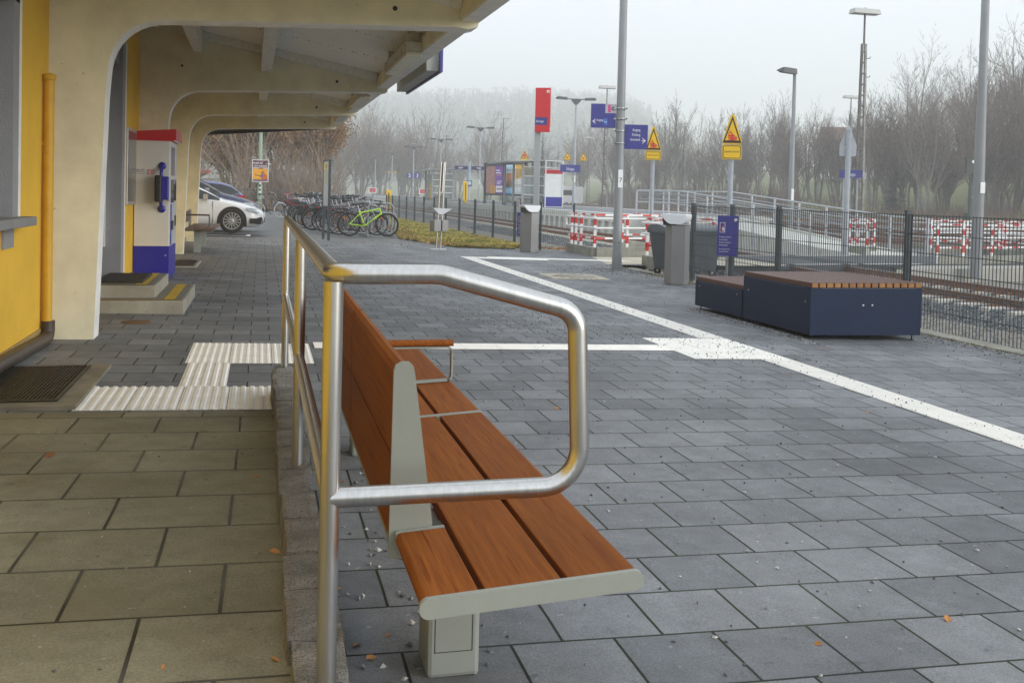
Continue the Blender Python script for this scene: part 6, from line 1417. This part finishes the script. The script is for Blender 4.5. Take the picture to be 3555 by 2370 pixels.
# spruces
needle = M('spruce_needles', (.022, .034, .024), .9, 0, .3, 1.2, col2=(.045, .06, .038))
def spruce(seed, H, dens=1.):
    rd = random.Random(seed); tr, cr = MB(), MB(); tr.tube([(0, 0, 0), (0, 0, H*.5), (0, 0, H)], [H*.018, H*.011, .01], 6, 0, False); z = H*.06
    while z < H*.985:
        f = z/H; R_ = H*.20*(1-f)**.85+.08; n = int((7+5*(1-f))*dens)
        for k in range(n):
            a = rd.uniform(0, 2*pi); l_ = R_*rd.uniform(.55, 1.1); o = Vector((cos(a), sin(a), 0)); s = Vector((-sin(a), cos(a), 0)); m = 5
            for j in range(m):
                t0, t1 = j/m, (j+1)/m; zz = lambda t: z-l_*(.45*t-.28*t*t)+l_*.1
                wd = l_*.20*(1-t0*.8)
                for sg in (-1, 1):
                    A = o*l_*t0+Vector((0, 0, zz(t0))); B_ = o*l_*t1+Vector((0, 0, zz(t1))); T = A.lerp(B_, .8)+s*sg*wd*rd.uniform(.7, 1.3)+Vector((0, 0, -wd*rd.uniform(.2, .8)))
                    cr.add([A, B_, T], [(0, 1, 2)])
        z += H*.022*(1.1-.3*f)
    return tr, cr
sp = []
for i, (sd_, H) in enumerate(((1, 14), (2, 12), (3, 9))):
    tr, cr = spruce(sd_, H); t = thing('spruce_tree', 'dark spruce', 'tree', (0, 0, -80), 0, 'spruces behind the railway yard'); tr.build('trunk', bark, t, fixn=False); cr.build('crown', needle, t, fixn=False); sp.append(reg(t))
SPL = [(0, 49, 175, 1.05, 'hazy spruce, large one behind the red stele'), (1, 44, 182, .95, 'hazy spruce left of the red stele, above the advertising boards'), (2, 57.5, 128, .62, 'small dark spruce at the foot of the trees beside the shelter'), (2, 56, 104, .55, 'low dark spruce bush behind a floodlight mast'), (1, 15, 205, 1.0, 'dim spruce in the fog behind the plates 2 and 3'), (1, 60, 122, .62, 'dark spruce between the bare trees, left of the warning sign post'), (2, 61, 88, .85, 'dark spruce low between the bare trunks behind the ramp'), (2, 71, 74, 1.0, 'dark conifer between the bare trees near the green signal post'), (0, 54, 182, .85, 'hazy spruce right of the red stele')]
for n_, (k, x, y, s, lb) in enumerate(SPL):
    z = terrain_z(x, y)-.1
    if n_ in (0, 1, 2): sp[k].location = (x, y, z); sp[k].scale = (s,)*3; sp[k]['label'] = lb
    else: dup(sp[k], (x, y, z), n_*1.3, lb, sc=s)
# hazy broadleaf trees ahead, beyond the end of the yard
GF = 'hazy bare trees beyond the end of the platform'
for i in range(26):
    ang = radians(rt.uniform(1.0, 19)); y = rt.uniform(185, 235); x = y*math.tan(ang); o = plant(i % 7, x, y, rt.uniform(1.2, 1.75), 'hazy bare tree in the fog beyond the far end of the platform'); o['group'] = GF
# wooded hillside: one far mass swallowed by the fog
b = MB(); rh_ = random.Random(21); hill_m = M('hill_forest', (.035, .042, .032), .95, 0, .4, .2, col2=(.075, .062, .05))
for _ in range(3600):
    y = rh_.uniform(520, 1290); x = y*rh_.uniform(-.30, .40); z = terrain_z(x, y); H = rh_.uniform(11, 22); con = rh_.random() < .55
    for k in range(16 if con else 22):
        f = k/16; a = rh_.uniform(0, 6.28)
        if con: R_ = H*.2*(1-f)+.2; zz = z+H*(.1+.9*f); P = Vector((x+R_*cos(a), y+R_*sin(a), zz-R_*.7)); Q = Vector((x-R_*.3*cos(a), y-R_*.3*sin(a), zz+H*.09)); S = Vector((-sin(a), cos(a), 0))*R_*.8; b.add([P-S, P+S, Q], [(0, 1, 2)])
        else: R_ = H*.33; e = rh_.uniform(-.5, 1); P = Vector((x+R_*cos(a)*sqrt(1-.6*e*e), y+R_*sin(a)*sqrt(1-.6*e*e), z+H*.6+R_*e)); S = Vector((rh_.uniform(-1, 1), rh_.uniform(-1, 1), rh_.uniform(-1, 1))); T = Vector((rh_.uniform(-1, 1), rh_.uniform(-1, 1), rh_.uniform(-1, 1))); b.add([P-S*H*.09, P+S*H*.09, P+T*H*.12], [(0, 1, 2)])
tag(b.build('forest', hill_m, fixn=False), kind='stuff')
# hazy houses on the right-hand slope
hs = None
for x, y, rz_, lb, s in ((128, 112, .3, 'pale house with a red roof showing through the bare trees at the right', 1.), (96, 150, -.2, 'red roofed house glimpsed behind the bare trees in the middle', .9)):
    t = thing('house', lb, 'house', (x, y, terrain_z(x, y)-.3), rz_); b = MB(); b.box(-5, 5, -4, 4, 0, 5.0); b.build('wall', white, t)
    b = MB(); b.prism([(-4.6, 4.9), (4.6, 4.9), (0, 8.6)], -5.6, 5.6, 'yz'); b.build('roof', M('roof_tiles', (.17, .08, .06), .8), t)
    b = MB()
    for xx in (-3, 0, 3):
        for zz in (1, 3.2): b.box(xx-.5, xx+.5, -4.03, -4, zz, zz+1.2)
    b.build('window', darkglass, t)

# leafy shrubs and the pine at the end of the parking area
leaf_b = [M('leaf_brown', (.30, .135, .048), .8, 0, .35, 2.5), M('leaf_rust', (.40, .185, .055), .8, 0, .35, 2.5), M('leaf_olive', (.20, .15, .05), .8, 0, .35, 2.5)]
def leaves(b, tips, rd, n, s, spread, mats):
    for p, d in tips:
        for _ in range(n):
            c = p+Vector((rd.gauss(0, 1), rd.gauss(0, 1), rd.gauss(0, 1)))*spread; u = Vector((rd.uniform(-1, 1), rd.uniform(-1, 1), rd.uniform(-1, 1))).normalized()*s*rd.uniform(.6, 1.3); v = u.cross(Vector((rd.uniform(-1, 1), rd.uniform(-1, 1), rd.uniform(-1, 1)))).normalized()*s*.6
            b.add([c-u, c+v, c+u, c-v], [(0, 1, 2, 3)], rd.randrange(mats))
for i, (x, y, H, st, sd_, ln, lb) in enumerate(((1.35, 67.5, 8.6, 4, 31, 7, 'large bush-like tree with brown leaves behind the green lamp post'), (-1.6, 68.8, 8.0, 4, 33, 5, 'thicket tree with few rusty leaves behind the parked cars'), (3.1, 68.5, 8.2, 3, 35, 8, 'brown leaved tree at the right end of the bushes, next to the pine'), (-4.6, 71, 7.4, 4, 37, 2, 'nearly bare thicket tree in front of the red coach'))):
    tr, cr, tips = bare_tree(sd_, H, 1.05, st, lv=3, twn=6, tw=.02); t = thing('leafy_tree', lb, 'tree', (x, y, -.1), i*1.1)
    tr.build('trunk', bark, t, fixn=False); rd = random.Random(sd_)
    tp_ = [q for q in tips if q[0].z > H*.22 and rd.random() < (.95 if ln > 2 else .6)]; lb_ = MB(); leaves(lb_, tp_, rd, ln, .085, .30, 3)
    cr.build('crown', [bark, twig], t, fixn=False); lb_.build('foliage', leaf_b, t, fixn=False)
pine_m = [M('pine_dark', (.035, .055, .022), .85, 0, .3, 2), M('pine_light', (.075, .095, .03), .85, 0, .3, 2)]
pt = thing('pine_tree', 'green pine at the right side of the brown leaved bushes', 'tree', (3.75, 69, -.1)); pt.scale = (.5, .5, 1.0); tr, cr, tips = bare_tree(51, 9.2, 1.1, 1, lv=2, upright=.2)
rd = random.Random(4); lb_ = MB()
for p, d in tips:
    for k in range(60):
        c = p+Vector((rd.gauss(0, .36), rd.gauss(0, .36), rd.gauss(0, .22))); a = Vector((rd.uniform(-1, 1), rd.uniform(-1, 1), rd.uniform(-.2, 1))).normalized()*.17; s = a.cross(Vector((rd.uniform(-1, 1), 1, 0))).normalized()*.02
        lb_.add([c-s, c+s, c+a], [(0, 1, 2)], rd.randrange(2)); lb_.add([c-s, c+s, c-a*.7+s*6], [(0, 1, 2)], rd.randrange(2)); lb_.add([c-s, c+s, c+a*.5-s*8], [(0, 1, 2)], rd.randrange(2))
tr.build('trunk', bark, pt, fixn=False); cr.build('crown', [bark, twig], pt, fixn=False); lb_.build('foliage', pine_m, pt, fixn=False)
# thicket of stems in front of the bushes
b = MB(); ru = random.Random(19)
stem_t = M('tan_stems', (.20, .145, .10), .9, 0, .3, 1., col2=(.30, .235, .175))
for _ in range(36):
    cx, cy_ = ru.uniform(-8, 4.3), ru.uniform(61.8, 64.0); hh = ru.uniform(2.4, 6.2)
    for _k in range(ru.randint(18, 34)):
        a = ru.uniform(0, 6.28); l_ = hh*ru.uniform(.5, 1.1); ln = ru.uniform(.05, .75); P = Vector((cx+ru.gauss(0, .18), cy_+ru.gauss(0, .15), -.1)); d = Vector((cos(a)*ln, sin(a)*ln*.6, 1)).normalized(); s = Vector((.019, .008, 0)); Q = P+d*l_*.5; d2 = (d+Vector((cos(a)*.3, 0, -.12))).normalized(); R2 = Q+d2*l_*.5
        b.add([P-s, P+s, Q+s*.75, Q-s*.75], [(0, 1, 2, 3)], 4); b.add([Q-s*.75, Q+s*.75, R2+s*.3, R2-s*.3], [(0, 1, 2, 3)], 4)
        for _j in range(4):
            T = Q.lerp(R2, ru.random()); b.add([T-s*.5, T+s*.5, T+Vector((ru.uniform(-.5, .5), ru.uniform(-.3, .3), ru.uniform(.1, .6)))], [(0, 1, 2)], 4)
for _ in range(5200):
    x = ru.uniform(-8, 6); y = ru.uniform(60.5, 65.5); z = ru.uniform(0, .25) if ru.random() < .8 else ru.uniform(0, 1.4); u = Vector((ru.uniform(-1, 1), ru.uniform(-1, 1), ru.uniform(-.4, .4)))*.06; v = Vector((ru.uniform(-1, 1), ru.uniform(-1, 1), .3))*.05; c = Vector((x, y, z-.05)); b.add([c-u, c+v, c+u, c-v], [(0, 1, 2, 3)], ru.randrange(1, 4))
tag(b.build('undergrowth', [twig]+leaf_b+[stem_t], fixn=False), kind='stuff')

# ------------------------------------------------------------------ grass strip, fallen leaves, grit
gsoil = M('grass_soil', (.12, .10, .035), .95, 0, .3, 3, col2=(.20, .175, .05), bump=.6, bs=40)
b = MB(); G = [(4.62, 23.95), (6.15, 24.25), (6.87, 24.5), (6.87, 60), (4.4, 60), (4.35, 34), (3.75, 28.0)]
b.flat(G, (0, 0, 0), (1, 0, 0), (0, 1, 0), 0)
for i, v in enumerate(b.v): b.v[i] = (v[0], v[1], gz(v[0])+.012)
tag(b.build('verge', gsoil), kind='structure')
g1_, g2_, g3_ = M('grass_green', (.20, .215, .035), .8, 0, .3, 1), M('grass_yellow', (.46, .37, .09), .8, 0, .3, 1), M('grass_brown', (.24, .14, .05), .8, 0, .3, 1)
b = MB(); ru = random.Random(23)
def left_edge(y): return 4.62-(y-23.95)*.215 if y < 28 else 3.75+(min(y, 34)-28)*.1
for _ in range(42000):
    y = 24.0+(ru.random()**1.9)*33; x = ru.uniform(left_edge(y), 6.86)
    if y < 24.0+(x-4.62)*.22: continue
    h = ru.uniform(.03, .11); a = ru.uniform(0, 6.28); nv = mnoise.noise((x*1.3, y*.9, 0)); mi = 0 if nv > ru.uniform(-.3, .3) else 1
    if x < left_edge(y)+.6 and ru.random() < .45: mi = 2
    z = gz(x)+.01; w2 = .007; b.add([(x-w2*sin(a), y+w2*cos(a), z), (x+w2*sin(a), y-w2*cos(a), z), (x+cos(a)*h*.7, y+sin(a)*h*.7, z+h*.8)], [(0, 1, 2)], mi)
tag(b.build('grass', [g1_, g2_, g3_], fixn=False), kind='stuff')
b = MB()
def leaf(x, y, z, s, mi):
    a = ru.uniform(0, 6.28); u = Vector((cos(a), sin(a), ru.uniform(-.2, .3)))*s; v = Vector((-sin(a), cos(a), ru.uniform(-.3, .3)))*s*.6; c = Vector((x, y, z+s*.22)); k = Vector((0, 0, s*.25))
    b.add([c-u, c-u*.3+v+k, c+u*.5+v*.7+k, c+u, c+u*.5-v*.7, c-u*.3-v], [(0, 1, 2, 3), (0, 3, 4, 5)], mi)
for _ in range(700):
    y = 24+(ru.random()**1.6)*20; x = ru.uniform(left_edge(y)-.35, 6.9); leaf(x, y, gz(x)+.03, ru.uniform(.03, .07), ru.randrange(3))
for _ in range(70): x = ru.uniform(6.9, 7.8); y = ru.uniform(24.1, 25.0); leaf(x, y, gz(x)+.02, ru.uniform(.04, .08), 1)
for _ in range(60): x, y = ru.uniform(-.9, 6.5), ru.uniform(1.2, 20); leaf(x, y, gz(x) if x > .1 else rz(x, y), ru.uniform(.008, .018), ru.randrange(2))
for x, y, s in ((-.86, 4.62, .026), (.06, 3.2, .018), (.27, 2.7, .02), (.30, 2.62, .018), (.25, 3.1, .013), (.05, 2.4, .014), (.31, 2.2, .012), (.36, 2.75, .012), (4.9, 5.15, .025), (2.05, 2.62, .02), (1.75, 2.25, .012), (-.2, 2.4, .010)): leaf(x, y, (gz(x) if x > .21 else rz(x, y)), s, ru.randrange(2))
tag(b.build('fallen_leaves', leaf_b, fixn=False), kind='stuff')
# winter grit scattered over the forecourt
b = MB()
def grit(n, fx, fy, s0, s1, zf):
    for _ in range(n):
        x, y = fx(), fy(); s = ru.uniform(s0, s1); i0 = len(b.f); stone(b, x, y, zf(x, y)+s*.35, s, ru); mi = ru.randrange(3)
        for q in range(i0, len(b.f)): b.m[q] = mi
pzz = lambda x, y: gz(x)+.001
grit(2600, lambda: ru.uniform(.25, 6.7), lambda: 1.6+(ru.random()**1.25)*21, .004, .0085, pzz)
grit(280, lambda: ru.uniform(3.3, 4.5), lambda: ru.uniform(7.2, 9.2), .004, .009, lambda x, y: gz(x)+.008)
grit(380, lambda: 4.13+ru.gauss(0, .12), lambda: ru.uniform(3.2, 20), .004, .008, lambda x, y: gz(x)+.008)
grit(1500, lambda: 6.72-abs(ru.gauss(0, .22)), lambda: ru.uniform(5, 19), .005, .011, pzz)
grit(500, lambda: 5.12-abs(ru.gauss(0, .08)), lambda: ru.uniform(8.3, 11.3), .004, .010, pzz)
grit(900, lambda: 6.4+ru.gauss(0, .5), lambda: 17.3+ru.gauss(0, .6), .006, .013, pzz)
grit(700, lambda: ru.uniform(2.0, 3.4), lambda: 9.6+ru.gauss(0, 1.0), .004, .009, pzz)
grit(90, lambda: ru.uniform(.24, .62), lambda: ru.uniform(1.9, 4.5), .006, .012, pzz)
grit(600, lambda: ru.uniform(-1.2, 6.5), lambda: 24.5+ru.gauss(0, .8), .008, .016, pzz)
grit(70, lambda: ru.uniform(-1.1, .0), lambda: ru.uniform(1.6, 5.4), .003, .006, lambda x, y: rz(x, y))
tag(b.build('grit', [M('grit_pale', (.46, .45, .43), .9, 0, .2, 9), M('grit_grey', (.22, .22, .22), .9, 0, .2, 9), M('grit_dark', (.10, .098, .095), .9, 0, .2, 9)], fixn=False), kind='stuff')
# moss and weeds along the edging under the fence
b = MB()
for _ in range(1600):
    x = 6.80-abs(ru.gauss(0, .07)); y = ru.uniform(4, 18.5); h = ru.uniform(.006, .03); a = ru.uniform(0, 6.28)
    if mnoise.noise((y*1.1, 3, 0)) < -.05: continue
    z = gz(x); b.add([(x-.01, y, z), (x+.01, y+.01, z), (x+cos(a)*h, y+sin(a)*h, z+h)], [(0, 1, 2)], ru.randrange(2))
tag(b.build('moss', [M('moss_green', (.10, .10, .015), .9, 0, .3, 4), M('moss_brown', (.16, .09, .03), .9, 0, .3, 4)], fixn=False), kind='stuff')

# ------------------------------------------------------------------ the fog itself
b = MB(); b.box(-620, 640, -40, 1440, -3, 138); hz = b.build('haze', bpy.data.materials.new('haze_air'))
hm = hz.data.materials[0]; hm.use_nodes = True; ht = hm.node_tree; ht.nodes.clear(); ho = ht.nodes.new('ShaderNodeOutputMaterial'); hv = ht.nodes.new('ShaderNodeVolumePrincipled')
hv.inputs['Color'].default_value = (.995, .998, 1, 1); hv.inputs['Density'].default_value = .0017; hv.inputs['Anisotropy'].default_value = 0.
ht.links.new(hv.outputs[0], ho.inputs['Volume']); tag(hz, kind='stuff')
